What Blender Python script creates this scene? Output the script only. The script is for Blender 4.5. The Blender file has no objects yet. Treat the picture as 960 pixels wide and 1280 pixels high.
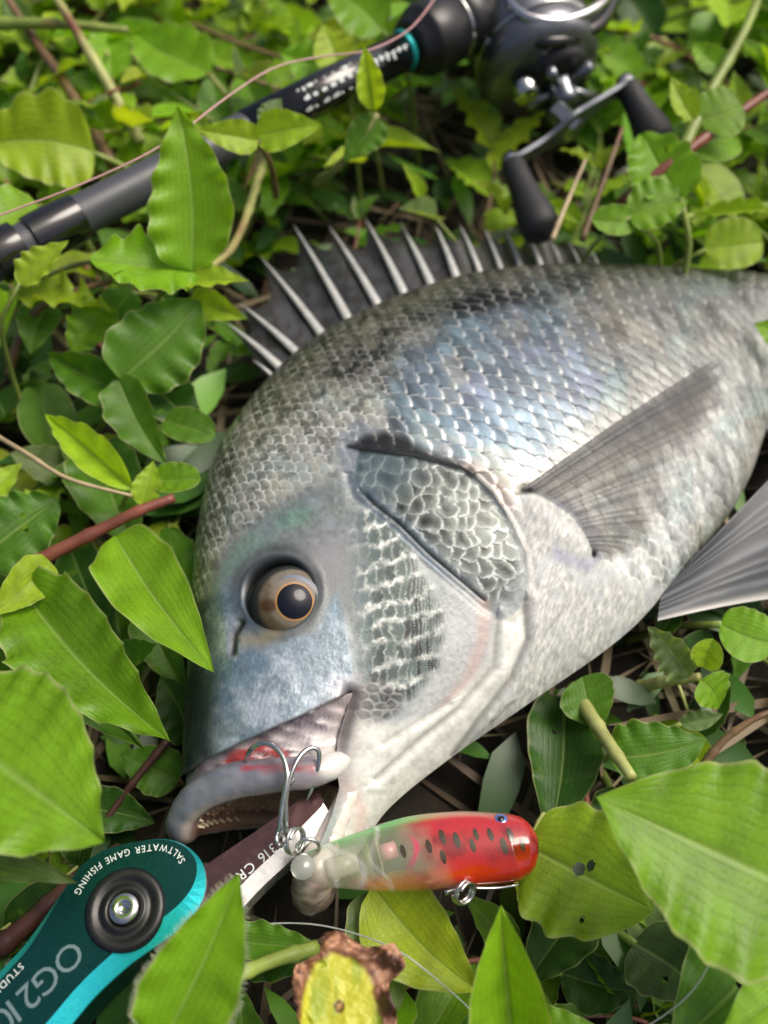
import bpy, bmesh, math, random
import numpy as np
from mathutils import Vector, Matrix
from mathutils.bvhtree import BVHTree

# ------------------------------------------------------------------ camera, sky, sun, exposure
S = 0.01                       # everything is laid out in centimetres, built in metres
CAM_H, CAM_PITCH, FPX = 27.0, 57.0, 1108.0
scene = bpy.context.scene
col = scene.collection
_t = math.radians(CAM_PITCH)
FW = np.array([0, math.cos(_t), -math.sin(_t)]); UP = np.array([0, math.sin(_t), math.cos(_t)]); RT = np.array([1., 0, 0])
CAM = np.array([0, 0, CAM_H])

cd = bpy.data.cameras.new("camera"); camera = bpy.data.objects.new("camera", cd); col.objects.link(camera)
camera.location = (0, 0, CAM_H * S); camera.rotation_euler = (math.radians(90 - CAM_PITCH), 0, 0)
cd.sensor_fit = 'VERTICAL'; cd.sensor_height = 36.0; cd.lens = FPX / 1280.0 * 36.0
cd.clip_start = 0.005; cd.clip_end = 400.0
cd.dof.use_dof = True; cd.dof.focus_distance = 0.226; cd.dof.aperture_fstop = 8.2
scene.camera = camera

SUN_EL, SUN_AZ = 58.0, 70.0    # degrees; azimuth measured from +Y (behind the fish) towards +X
w = bpy.data.worlds.new("World"); scene.world = w; w.use_nodes = True
nt = w.node_tree; nt.nodes.clear()
sky = nt.nodes.new("ShaderNodeTexSky"); sky.sky_type = 'NISHITA'; sky.sun_disc = False
sky.sun_elevation = math.radians(SUN_EL); sky.sun_rotation = math.radians(SUN_AZ)
sky.air_density = 0.75; sky.dust_density = 8.0; sky.ozone_density = 0.3
bg = nt.nodes.new("ShaderNodeBackground"); bg.inputs[1].default_value = 0.085
wo = nt.nodes.new("ShaderNodeOutputWorld")
nt.links.new(sky.outputs[0], bg.inputs[0]); nt.links.new(bg.outputs[0], wo.inputs[0])
sl = bpy.data.lights.new("sun", 'SUN'); sl.energy = 1.5; sl.angle = math.radians(34); sl.color = (1.0, 0.95, 0.86)
sun = bpy.data.objects.new("sun", sl); col.objects.link(sun)
_sd = Vector((math.sin(math.radians(SUN_AZ)) * math.cos(math.radians(SUN_EL)), math.cos(math.radians(SUN_AZ)) * math.cos(math.radians(SUN_EL)), math.sin(math.radians(SUN_EL))))
sun.rotation_euler = _sd.to_track_quat('Z', 'Y').to_euler()
sun.location = _sd * 2
vs = scene.view_settings
vs.view_transform = 'Standard'; vs.look = 'None'; vs.exposure = 0.70; vs.gamma = 1.0; vs.use_curve_mapping = False
scene.cycles.use_denoising = True
scene.cycles.max_bounces = 8; scene.cycles.transparent_max_bounces = 16

# ------------------------------------------------------------------ helpers
def unp(px, py, z):
    """point at height z (cm) seen at photograph pixel (px, py)"""
    px = np.asarray(px, float); py = np.asarray(py, float); z = np.asarray(z, float)
    d = FW * FPX + (px - 480)[..., None] * RT + (640 - py)[..., None] * UP
    k = (z - CAM_H) / d[..., 2]
    return CAM + d * k[..., None]
def U(px, py, z): return unp(np.array(float(px)), np.array(float(py)), np.array(float(z)))
def proj(P):
    d = P - CAM
    f = d @ FW
    return np.stack([480 + FPX * (d @ RT) / f, 640 - FPX * (d @ UP) / f], -1)
def ray(px, py):
    d = FW * FPX + RT * (px - 480) + UP * (640 - py)
    return d / np.linalg.norm(d)
def pxcm(P): return np.linalg.norm(P - CAM) / FPX      # size of one pixel at P
def nrm(v): v = np.asarray(v, float); return v / (np.linalg.norm(v, axis=-1, keepdims=True) + 1e-12)
def lin(r, g=None, b=None):
    if g is None: r, g, b = r
    c = np.array([r, g, b], float) / 255.0
    return np.where(c < 0.04045, c / 12.92, ((c + 0.055) / 1.055) ** 2.4)
def sstep(a, b, x):
    t = np.clip((x - a) / (b - a), 0, 1); return t * t * (3 - 2 * t)
def crom(t, V, q):
    """Catmull-Rom through V at increasing knots t, sampled at q"""
    t = np.asarray(t, float); V = np.asarray(V, float); q = np.asarray(q, float)
    if V.ndim == 1: return crom(t, V[:, None], q)[..., 0]
    m = np.zeros_like(V); m[1:-1] = (V[2:] - V[:-2]) / (t[2:] - t[:-2])[:, None]
    m[0] = (V[1] - V[0]) / (t[1] - t[0]); m[-1] = (V[-1] - V[-2]) / (t[-1] - t[-2])
    i = np.clip(np.searchsorted(t, q, side='right') - 1, 0, len(t) - 2)
    h = (t[i + 1] - t[i]); x = ((q - t[i]) / h)
    h = h[..., None]; x = x[..., None]
    return (2*x**3 - 3*x**2 + 1) * V[i] + (x**3 - 2*x**2 + x) * h * m[i] + (-2*x**3 + 3*x**2) * V[i+1] + (x**3 - x**2) * h * m[i+1]
def smooth_path(P, n):
    P = np.asarray(P, float)
    t = np.concatenate([[0], np.cumsum(np.linalg.norm(np.diff(P[:, :3], axis=0), axis=1) + 1e-6)])
    return crom(t, P, np.linspace(0, t[-1], n))
def hash2(i, j, k=0):
    n = (i.astype(np.int64) * 374761393 + j.astype(np.int64) * 668265263 + k * 2147483647 + 1013) & 0xffffffff
    n = ((n ^ (n >> 13)) * 1274126177) & 0xffffffff
    return ((n ^ (n >> 16)) & 0xffffff) / float(0xffffff)
def vnoise(x, y, k=0):
    xi = np.floor(x); yi = np.floor(y); fx = x - xi; fy = y - yi
    fx = fx*fx*(3-2*fx); fy = fy*fy*(3-2*fy); xi = xi.astype(np.int64); yi = yi.astype(np.int64)
    a = hash2(xi, yi, k); b = hash2(xi+1, yi, k); c = hash2(xi, yi+1, k); d = hash2(xi+1, yi+1, k)
    return (a*(1-fx)+b*fx)*(1-fy) + (c*(1-fx)+d*fx)*fy
def fbm(x, y, k=0, o=4):
    s = 0; a = 0.5; tot = 0
    for i in range(o):
        s = s + a * vnoise(x, y, k + i); tot += a; a *= 0.5; x = x * 2.03 + 7.1; y = y * 2.03 + 3.7
    return s / tot
def vor(a, b, jit=0.6, k=0):
    """2-D Voronoi: distance to nearest, difference to second, cell random, offset to centre"""
    ai = np.floor(a).astype(np.int64); bi = np.floor(b).astype(np.int64)
    f1 = np.full(a.shape, 9.); f2 = np.full(a.shape, 9.); idr = np.zeros(a.shape); ox = np.zeros(a.shape); oy = np.zeros(a.shape)
    for di in (-1, 0, 1):
        for dj in (-1, 0, 1):
            I = ai + di; J = bi + dj
            cx = I + 0.5 + 0.5 * (J % 2) - 0.25 + jit * (hash2(I, J, k) - .5); cy = J + 0.5 + jit * (hash2(I, J, k + 5) - .5)
            dx = a - cx; dy = b - cy; d = np.sqrt(dx*dx + dy*dy)
            m = d < f1
            f2 = np.where(m, f1, np.minimum(f2, d))
            idr = np.where(m, hash2(I, J, k + 9), idr); ox = np.where(m, dx, ox); oy = np.where(m, dy, oy); f1 = np.where(m, d, f1)
    return f1, f2 - f1, idr, ox, oy
def sdpoly(x, y, poly):
    """signed distance to polygon, negative inside"""
    P = np.asarray(poly, float); d2 = np.full(x.shape, 1e18); ins = np.zeros(x.shape, bool)
    for i in range(len(P)):
        ax, ay = P[i]; bx, by = P[(i + 1) % len(P)]
        ex, ey = bx - ax, by - ay; L = ex*ex + ey*ey + 1e-9
        t = np.clip(((x-ax)*ex + (y-ay)*ey) / L, 0, 1)
        d2 = np.minimum(d2, (x-ax-t*ex)**2 + (y-ay-t*ey)**2)
        c = ((ay > y) != (by > y)); xi = ax + (y - ay) * ex / (ey if abs(ey) > 1e-9 else 1e-9)
        ins ^= c & (x < xi)
    return np.where(ins, -1, 1) * np.sqrt(d2)
def dline(x, y, line):
    """distance to polyline, fraction along it, signed side"""
    P = np.asarray(line, float); best = np.full(x.shape, 1e18); tt = np.zeros(x.shape); sd = np.zeros(x.shape)
    seg = np.linalg.norm(np.diff(P, axis=0), axis=1); cum = np.concatenate([[0], np.cumsum(seg)])
    for i in range(len(P) - 1):
        ax, ay = P[i]; bx, by = P[i+1]; ex, ey = bx-ax, by-ay; L = ex*ex + ey*ey + 1e-9
        t = np.clip(((x-ax)*ex + (y-ay)*ey) / L, 0, 1)
        d2 = (x-ax-t*ex)**2 + (y-ay-t*ey)**2; m = d2 < best
        best = np.where(m, d2, best); tt = np.where(m, (cum[i] + t*seg[i]) / cum[-1], tt)
        sd = np.where(m, np.sign(ex*(y-ay) - ey*(x-ax)), sd)
    return np.sqrt(best), tt, sd
def pmask(x, y, poly, soft): return 1 - sstep(-soft, soft, sdpoly(x, y, poly))
def lerpc(A, B, m): return A + (np.asarray(B) - A) * m[..., None]

ALLBVH = []     # world-space (cm) triangles of the solid things, for keeping random leaves out of them
def mesh_arrays(name, V, F, mats, parent=None, smooth=True, colr=None, prm=None, midx=None, uv=None, origin=None, solid=False):
    """V cm world, F (n,3|4) int array or list; returns the mesh object, coordinates relative to the parent's empty"""
    V = np.asarray(V, float).reshape(-1, 3); me = bpy.data.meshes.new(name)
    o3 = np.zeros(3)
    if origin is not None: o3 = np.asarray(origin, float)
    elif parent is not None: o3 = ORIG.get(parent.name, o3)
    Vr = (V - o3) * S
    if isinstance(F, np.ndarray):
        k = F.shape[1]; me.vertices.add(len(V)); me.vertices.foreach_set('co', Vr.astype(np.float32).ravel())
        me.loops.add(F.size); me.loops.foreach_set('vertex_index', F.astype(np.int32).ravel())
        me.polygons.add(len(F)); me.polygons.foreach_set('loop_start', (np.arange(len(F)) * k).astype(np.int32))
        if midx is not None: me.polygons.foreach_set('material_index', np.asarray(midx, np.int32))
        me.update(calc_edges=True)
    else:
        me.from_pydata([tuple(v) for v in Vr], [], [tuple(f) for f in F])
        if midx is not None: me.polygons.foreach_set('material_index', np.asarray(midx, np.int32))
    me.polygons.foreach_set('use_smooth', np.full(len(me.polygons), bool(smooth)))
    if colr is not None:
        a = me.color_attributes.new('col', 'FLOAT_COLOR', 'POINT'); c = np.ones((len(V), 4), np.float32); c[:, :colr.shape[1]] = colr
        a.data.foreach_set('color', c.ravel())
    if prm is not None:
        a = me.color_attributes.new('prm', 'FLOAT_COLOR', 'POINT'); c = np.ones((len(V), 4), np.float32); c[:, :prm.shape[1]] = prm
        a.data.foreach_set('color', c.ravel())
    if uv is not None:
        li = np.zeros(len(me.loops), np.int32); me.loops.foreach_get('vertex_index', li)
        u = me.uv_layers.new(name='uv'); u.data.foreach_set('uv', np.asarray(uv, np.float32)[li].ravel())
    for m in (mats if isinstance(mats, (list, tuple)) else [mats]): me.materials.append(m)
    me.validate(); me.update()
    o = bpy.data.objects.new(name, me); col.objects.link(o)
    if parent is not None: o.parent = parent; ORIG[o.name] = o3
    elif origin is not None: o.location = o3 * S
    if solid: ALLBVH.append((V, F))
    return o
ORIG = {}
def root(name, P, label, cat, group=None):
    o = bpy.data.objects.new(name, None); col.objects.link(o); o.location = np.asarray(P) * S; o.empty_display_size = 0.01
    ORIG[o.name] = np.asarray(P, float); o['label'] = label; o['category'] = cat
    if group: o['group'] = group
    return o
def grid_faces(n, m, off=0, closed_m=False):
    i = np.arange(n - 1)[:, None]; j = np.arange(m if closed_m else m - 1)[None, :]
    j2 = (j + 1) % m
    return (np.stack([i*m + j, i*m + j2, (i+1)*m + j2, (i+1)*m + j], -1).reshape(-1, 4) + off)
def frames(P):
    P = np.asarray(P, float); T = nrm(np.gradient(P, axis=0)); N = np.zeros_like(P)
    r = np.array([0, 0, 1.]) if abs(T[0][2]) < .9 else np.array([1., 0, 0])
    n = nrm(r - T[0] * (r @ T[0])); N[0] = n
    for i in range(1, len(P)):
        n = n - T[i] * (n @ T[i]); n = nrm(n); N[i] = n
    return T, N, np.cross(T, N)
def tube(P, R, seg=10, cap=True, flat=1.0):
    P = np.asarray(P, float); R = np.broadcast_to(np.asarray(R, float), (len(P),)).copy()
    T, N, B = frames(P)
    if cap:
        P = np.concatenate([P[:1], P, P[-1:]]); R = np.concatenate([[1e-4], R, [1e-4]]); N = np.concatenate([N[:1], N, N[-1:]]); B = np.concatenate([B[:1], B, B[-1:]])
    a = np.linspace(0, 2*math.pi, seg, endpoint=False)
    V = P[:, None] + R[:, None, None] * (np.cos(a)[None, :, None] * N[:, None] * flat + np.sin(a)[None, :, None] * B[:, None])
    return V.reshape(-1, 3), grid_faces(len(P), seg, 0, True)
def lathe(profile, origin, axis, seg=32, xref=None):
    """profile list of (distance along axis, radius)"""
    ax = nrm(axis); r = np.array([0, 0, 1.]) if abs(ax[2]) < .9 else np.array([1., 0, 0])
    if xref is not None: r = np.asarray(xref, float)
    x = nrm(r - ax * (r @ ax)); y = np.cross(ax, x); pr = np.asarray(profile, float)
    a = np.linspace(0, 2*math.pi, seg, endpoint=False)
    V = np.asarray(origin)[None, None] + pr[:, 0, None, None] * ax + pr[:, 1, None, None] * (np.cos(a)[None, :, None] * x + np.sin(a)[None, :, None] * y)
    return V.reshape(-1, 3), grid_faces(len(pr), seg, 0, True)
def joinm(parts):
    Vs, Fs, n = [], [], 0
    for V, F in parts:
        Vs.append(V); Fs.append(np.asarray(F) + n); n += len(V)
    return np.concatenate(Vs), np.concatenate(Fs)
def extrude_poly(P2, top, bot, bevel_in=None):
    """prism from outline rings: list of (n,3) rings, capped top and bottom (n-gons as lists)"""
    pass

# ------------------------------------------------------------------ materials
def newmat(name):
    m = bpy.data.materials.new(name); m.use_nodes = True; t = m.node_tree; b = t.nodes['Principled BSDF']
    return m, t, b
def nd(t, ty, **kw):
    n = t.nodes.new(ty)
    for k, v in kw.items(): setattr(n, k, v)
    return n
def simple(name, c, rough=.5, metal=0., spec=.5, coat=0., noise=0., nscale=200., bump=0., bscale=400., trans=0., alpha=1.):
    m, t, b = newmat(name)
    b.inputs['Base Color'].default_value = (*c, 1); b.inputs['Roughness'].default_value = rough; b.inputs['Metallic'].default_value = metal
    b.inputs['Specular IOR Level'].default_value = spec; b.inputs['Coat Weight'].default_value = coat; b.inputs['Coat Roughness'].default_value = .08
    b.inputs['Transmission Weight'].default_value = trans; b.inputs['Alpha'].default_value = alpha
    if noise or bump:
        tc = nd(t, 'ShaderNodeTexCoord')
    if noise:
        n = nd(t, 'ShaderNodeTexNoise'); n.inputs['Scale'].default_value = nscale; n.inputs['Detail'].default_value = 5
        t.links.new(tc.outputs['Object'], n.inputs['Vector'])
        mx = nd(t, 'ShaderNodeMix', data_type='RGBA'); mx.inputs[6].default_value = (*[x * (1 - noise) for x in c], 1); mx.inputs[7].default_value = (*[min(1, x * (1 + noise)) for x in c], 1)
        t.links.new(n.outputs[0], mx.inputs[0]); t.links.new(mx.outputs[2], b.inputs['Base Color'])
        mr = nd(t, 'ShaderNodeMapRange'); mr.inputs[3].default_value = max(0, rough - .12); mr.inputs[4].default_value = min(1, rough + .12)
        t.links.new(n.outputs[0], mr.inputs[0]); t.links.new(mr.outputs[0], b.inputs['Roughness'])
    if bump:
        n2 = nd(t, 'ShaderNodeTexNoise'); n2.inputs['Scale'].default_value = bscale; n2.inputs['Detail'].default_value = 4
        t.links.new(tc.outputs['Object'], n2.inputs['Vector'])
        bp = nd(t, 'ShaderNodeBump'); bp.inputs['Strength'].default_value = bump; bp.inputs['Distance'].default_value = .0005
        t.links.new(n2.outputs[0], bp.inputs['Height']); t.links.new(bp.outputs[0], b.inputs['Normal'])
    return m
def attr_mat(name, rough=.4, metal=0., coat=0., use_prm=False, alpha=False, spec=.5, sss=0., bump=0., bscale=900.):
    m, t, b = newmat(name)
    a = nd(t, 'ShaderNodeAttribute', attribute_name='col'); t.links.new(a.outputs['Color'], b.inputs['Base Color'])
    b.inputs['Roughness'].default_value = rough; b.inputs['Metallic'].default_value = metal; b.inputs['Coat Weight'].default_value = coat
    b.inputs['Coat Roughness'].default_value = .12; b.inputs['Specular IOR Level'].default_value = spec
    if use_prm:
        p = nd(t, 'ShaderNodeAttribute', attribute_name='prm'); s = nd(t, 'ShaderNodeSeparateColor'); t.links.new(p.outputs['Color'], s.inputs[0])
        t.links.new(s.outputs[0], b.inputs['Metallic']); t.links.new(s.outputs[1], b.inputs['Roughness']); t.links.new(s.outputs[2], b.inputs['Coat Weight'])
    if alpha: t.links.new(a.outputs['Alpha'], b.inputs['Alpha'])
    if sss:
        b.inputs['Subsurface Weight'].default_value = sss; b.inputs['Subsurface Radius'].default_value = (.004, .002, .0015); b.inputs['Subsurface Scale'].default_value = .5
    if bump:
        tc = nd(t, 'ShaderNodeTexCoord'); n2 = nd(t, 'ShaderNodeTexNoise'); n2.inputs['Scale'].default_value = bscale; n2.inputs['Detail'].default_value = 4
        t.links.new(tc.outputs['Object'], n2.inputs['Vector'])
        bp = nd(t, 'ShaderNodeBump'); bp.inputs['Strength'].default_value = bump; bp.inputs['Distance'].default_value = .0003
        t.links.new(n2.outputs[0], bp.inputs['Height']); t.links.new(bp.outputs[0], b.inputs['Normal'])
    return m
M = {}
M['fish'] = attr_mat('fish_skin', use_prm=True, bump=.2, bscale=1500, spec=.3)
M['flesh'] = attr_mat('mouth_flesh', rough=.28, coat=.5, bump=.3, bscale=700)
M['fin'] = attr_mat('fin_membrane', rough=.48, coat=.08, alpha=True, spec=.3)
M['spine'] = simple('fin_spine', lin(172, 174, 172), .3, .1, coat=.4, noise=.3, nscale=250)
M['steel'] = simple('steel', lin(200, 200, 198), .16, 1.0, noise=.12, nscale=600)
M['black'] = simple('black_plastic', lin(22, 22, 24), .38, noise=.25, nscale=300, bump=.1)
M['blackgloss'] = simple('black_gloss', lin(14, 14, 15), .16, coat=.6)
M['rubber'] = simple('black_foam', lin(30, 31, 34), .62, noise=.25, nscale=500, bump=.3, bscale=1500)
# ------------------------------------------------------------------ the fish
FISHK = .47
# rings: dorsal pixel, ventral pixel, half thickness cm, mid-plane height cm
RK = [((226, 972), (392, 1140), 1.40, 3.3), ((233, 850), (445, 1072), 1.95, 3.3), ((240, 740), (485, 1012), 2.40, 3.3),
      ((249, 650), (560, 950), 2.75, 3.35), ((276, 560), (660, 880), 3.05, 3.4), ((356, 459), (785, 790), 3.2, 3.4),
      ((456, 398), (858, 708), 3.1, 3.3), ((562, 361), (910, 645), 2.8, 3.1), ((680, 346), (940, 590), 2.45, 2.9),
      ((800, 346), (958, 538), 2.0, 2.6), ((925, 350), (985, 490), 1.5, 2.3), ((1030, 362), (1030, 440), 1.0, 2.0), ((1100, 370), (1088, 414), .7, 1.8)]
DP = np.array([k[0] for k in RK], float); VP = np.array([k[1] for k in RK], float)
TK = np.array([k[2] for k in RK]); ZK = np.array([k[3] for k in RK])
D3k = unp(DP[:, 0], DP[:, 1], ZK); V3k = unp(VP[:, 0], VP[:, 1], ZK)
mid = (DP * .5 + VP * .5); sk = np.concatenate([[0], np.cumsum(np.linalg.norm(np.diff(mid, axis=0), axis=1))])
NS, NP = 860, 640
sq = np.linspace(0, sk[-1], NS)
D3 = crom(sk, D3k, sq); V3 = crom(sk, V3k, sq); T3 = crom(sk, TK, sq); Z3 = crom(sk, ZK, sq)
phi = np.linspace(0, math.pi, NP)
tt = (1 - np.cos(phi)) / 2
tt = .75 * tt + .25 * phi / math.pi
ww = np.sin(phi) ** .92 * (1 + .10 * np.cos(phi - .35))
def fish_base(sgn, rs=slice(None), cs=slice(None)):
    B = D3[rs, None] * (1 - tt[cs])[None, :, None] + V3[rs, None] * tt[cs][None, :, None]
    B = B.copy(); B[..., 2] = Z3[rs, None] + sgn * T3[rs, None] * ww[cs][None, :]
    return B
Bn = fish_base(1)
PX = proj(Bn); X, Y = PX[..., 0], PX[..., 1]
# arc length coordinates on the flank, cm
mrow = NP * 45 // 100
Ucm = np.concatenate([[0], np.cumsum(np.linalg.norm(np.diff(Bn[:, mrow], axis=0), axis=1))])[:, None] + 0 * tt[None, :]
dv = np.linalg.norm(np.diff(Bn, axis=1), axis=2); Vcm = np.concatenate([np.zeros((NS, 1)), np.cumsum(dv, axis=1)], 1); Vcm = Vcm - Vcm[:, mrow:mrow + 1]
_c = Bn[::6, ::6]; _n, _m = _c.shape[:2]
fish_bvh = BVHTree.FromPolygons([tuple(v) for v in _c.reshape(-1, 3)], [tuple(int(q) for q in f) for f in grid_faces(_n, _m)])
def P2S(px, py):
    h = fish_bvh.ray_cast(Vector(CAM), Vector(ray(px, py)))
    if h[0] is None:
        h = fish_bvh.find_nearest(Vector(U(px, py, 3.4)))
    n = np.array(h[1]);  n = n if n[2] > 0 else -n
    return np.array(h[0]), n

# ---- zones (photograph pixels on the near flank)
OPER = [(448, 560), (470, 566), (520, 572), (565, 584), (588, 594), (612, 618), (636, 655), (654, 692), (658, 725), (655, 752), (640, 770), (610, 752), (575, 722), (535, 688), (500, 655), (470, 630), (450, 618), (444, 595)]
CHEEK = [(425, 640), (448, 622), (480, 640), (520, 690), (548, 735), (556, 790), (548, 835), (520, 872), (478, 892), (452, 884), (446, 840), (440, 780), (432, 720), (420, 680)]
PREOP = [(448, 620), (480, 634), (535, 690), (600, 748), (622, 775), (612, 830), (560, 880), (500, 905), (540, 850), (556, 790), (548, 735), (520, 690), (480, 640)]
SNOUT = [(215, 980), (225, 850), (236, 770), (290, 720), (330, 800), (392, 790), (420, 740), (440, 800), (446, 850), (440, 868), (380, 895), (300, 932)]
NAPE = [(236, 770), (230, 640), (260, 560), (330, 450), (430, 380), (560, 330), (560, 420), (500, 470), (478, 530), (440, 548), (420, 610), (380, 620), (330, 660), (280, 730)]
CHEST = [(660, 620), (640, 650), (660, 700), (662, 760), (655, 800), (600, 900), (560, 965), (640, 920), (760, 830), (830, 775), (850, 740), (790, 735), (745, 700), (735, 660), (700, 620)]
THROAT = [(400, 1150), (432, 985), (445, 900), (500, 905), (560, 880), (612, 830), (622, 775), (655, 752), (662, 790), (640, 840), (600, 900), (540, 985), (470, 1060)]
rn = lambda a, b, k, s: fbm(X / s + a, Y / s + b, k)
wx = (fbm(X / 30, Y / 30, 11) - .5); wy = (fbm(X / 30, Y / 30, 17) - .5)

def scales(du, dv_, k=0, R=.78, warp=.25, shear=0.):
    a = (Ucm + shear * Vcm) / du + warp * wx; b = Vcm / dv_ + warp * wy
    bi = np.floor(b + .5).astype(np.int64); best = np.full(a.shape, 1e9); rx = np.zeros(a.shape); ry = np.zeros(a.shape); rid = np.zeros(a.shape)
    for dk in (0, -1, 1):
        kk = bi + dk; off = .5 * (kk % 2); ai = np.floor(a - off + .5).astype(np.int64)
        for di in (-1, 0, 1):
            ii = ai + di; ca = ii + off + .08 * (hash2(ii, kk, k) - .5); dx = a - ca; dy = (b - kk) * .80
            ins = (dx*dx + dy*dy < R*R) & (ca < best)
            best = np.where(ins, ca, best); rx = np.where(ins, dx, rx); ry = np.where(ins, dy, ry); rid = np.where(ins, hash2(ii, kk, k + 3), rid)
    d = np.sqrt(rx*rx + ry*ry) / R
    return rx / R, ry / R, d, rid

# body scales
sx, sy, sd, sid = scales(.56, .50, 1)
nx_, ny_, nd_, nid = scales(.36, .34, 5)
h = np.zeros_like(X); 
m_op = pmask(X, Y, OPER, 3); m_ck = (1 - sstep(-16, 10, sdpoly(X, Y, CHEEK) + 30 * (fbm(X / 16, Y / 16, 7) - .5))) * sstep(424, 474, X + 30 * (fbm(X / 18 + 2, Y / 18, 8) - .5)); m_pre = pmask(X, Y, PREOP, 5); m_sn = pmask(X, Y, SNOUT, 9); m_np = pmask(X, Y, NAPE, 12)
m_ch = pmask(X, Y, CHEST, 14); m_th = pmask(X, Y, THROAT, 8)
head = np.clip(m_op + m_ck + m_pre + m_sn + m_th, 0, 1)
eye_c = (347., 741.)
ca, sa = math.cos(math.radians(-35)), math.sin(math.radians(-35))
ex = ((X - eye_c[0]) * ca + (Y - eye_c[1]) * sa); ey = (-(X - eye_c[0]) * sa + (Y - eye_c[1]) * ca)
er = np.sqrt((ex / 50.) ** 2 + (ey / 48.) ** 2)       # 1 at the orbital rim
m_eye = 1 - sstep(1.5, 2.0, er)
smooth_zone = np.clip(m_sn + m_eye * .8 + (1 - sstep(0, 60, np.hypot(X - 400, Y - 640) - 40)) * .6, 0, 1)
HEADP = [(200, 990), (225, 850), (236, 780), (285, 735), (330, 668), (390, 628), (436, 600), (446, 560), (520, 560), (600, 590), (662, 720), (655, 800), (560, 990), (400, 1160)]
m_hd = pmask(X, Y, HEADP, 12)
body = np.clip(1 - head - m_ch, 0, 1) * (1 - m_eye) * (1 - m_hd)
f_np = np.clip(m_np, 0, 1)
sc_h = (.062 * (sx * .8 - .35 * sd ** 6)) * (1 - f_np) + (.030 * (nx_ * .8 - .35 * nd_ ** 6)) * f_np
h += sc_h * body * (1 - smooth_zone)

# ---- colour of the body
t_ = np.broadcast_to(tt[None, :], X.shape); s_ = (sq / sk[-1])[:, None] + 0 * X
C = np.zeros(X.shape + (3,)) + lin(172, 176, 174)
big = fbm(Ucm / 2.2, Vcm / 1.6, 40); fine = fbm(X / 5, Y / 5, 50, 3); med = fbm(X / 22, Y / 22, 60, 4)
# belly white, back dark olive
bel = sstep(.60, .88, t_); C = lerpc(C, lin(212, 216, 214), bel)
back = 1 - sstep(.05, .44, t_ + .10 * (big - .5)); C = lerpc(C, lin(100, 100, 80), back * .9)
ridge = 1 - sstep(.0, .17, t_ + .08 * (med - .5)); C = lerpc(C, lin(40, 40, 32), ridge * .9 * sstep(.28, .40, s_))
# blotches along the back
for (bx, by, rx, ry, ang, a) in [(455, 440, 60, 24, -32, .9), (560, 388, 70, 20, -14, .95), (640, 372, 60, 18, 0, .75), (720, 356, 70, 16, 5, .6), (420, 470, 40, 18, -35, .5), (310, 540, 40, 22, -55, .45), (370, 505, 30, 14, -40, .4), (480, 475, 34, 12, -40, .5)]:
    c_, s2 = math.cos(math.radians(ang)), math.sin(math.radians(ang))
    q = np.hypot(((X-bx)*c_ + (Y-by)*s2) / rx, (-(X-bx)*s2 + (Y-by)*c_) / ry) + .9 * (med - .5)
    C = lerpc(C, lin(24, 24, 20), (1 - sstep(.45, 1.15, q)) * a)
# blue and lilac sheen of the flank, behind the shoulder line
SHEEN = [(500, 440), (560, 400), (680, 380), (760, 420), (780, 470), (720, 540), (660, 590), (600, 585), (540, 560), (486, 535), (486, 480)]
ms = pmask(X, Y, SHEEN, 14); C = lerpc(C, lin(136, 166, 190), ms * (.5 + .4 * big))
C = lerpc(C, lin(160, 164, 196), ms * sstep(.5, .7, fbm(X / 60, Y / 40, 71)) * .5)
C = lerpc(C, lin(150, 186, 186), sstep(.52, .7, fbm(X / 45 + 3, Y / 45, 81)) * .40 * body * (1 - back))
C = lerpc(C, lin(196, 190, 168), sstep(.54, .72, fbm(X / 38 + 9, Y / 38, 91)) * .40 * body)
# each scale: dark base, highlights on rim and tip painted into the colour
sdx = sx * (1 - f_np) + nx_ * f_np; sdd = sd * (1 - f_np) + nd_ * f_np; sidm = sid * (1 - f_np) + nid * f_np
bm = (body * (1 - smooth_zone))
streak = fbm(Ucm * 3.6 + .8 * Vcm, Vcm * .9, 79, 3)
C *= (1 + 1.0 * (streak - .5) * bm)[..., None]
C *= (1 + (.34 * (sidm - .5)) * bm)[..., None]
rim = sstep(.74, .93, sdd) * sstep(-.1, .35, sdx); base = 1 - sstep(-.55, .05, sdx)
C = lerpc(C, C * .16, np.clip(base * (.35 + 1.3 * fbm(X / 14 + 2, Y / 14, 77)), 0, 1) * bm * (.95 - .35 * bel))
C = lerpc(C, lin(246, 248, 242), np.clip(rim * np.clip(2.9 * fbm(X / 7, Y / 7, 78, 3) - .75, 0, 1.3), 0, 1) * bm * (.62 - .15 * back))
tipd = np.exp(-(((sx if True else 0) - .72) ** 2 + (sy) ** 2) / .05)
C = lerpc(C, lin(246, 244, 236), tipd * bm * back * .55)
# nape: beige scales, dark gaps
C = lerpc(C, lin(168, 168, 152), f_np * (.25 + .6 * sstep(.42, .62, fbm(X / 12, Y / 12, 95))) * .6 * (1 - base * .7))
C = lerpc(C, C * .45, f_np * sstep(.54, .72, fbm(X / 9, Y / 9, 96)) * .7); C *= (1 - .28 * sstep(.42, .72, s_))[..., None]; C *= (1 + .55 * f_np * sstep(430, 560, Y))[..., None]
C = lerpc(C, C * .72, f_np * sstep(.5, .9, 1 - nd_) * .3)
# lateral dark line from shoulder
dl, tl, sdl = dline(X, Y, [(548, 420), (512, 470), (494, 520), (486, 540)])
C = lerpc(C, lin(84, 90, 98), np.exp(-(dl / 9) ** 2) * .35 * (fine * 1.4))

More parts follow.
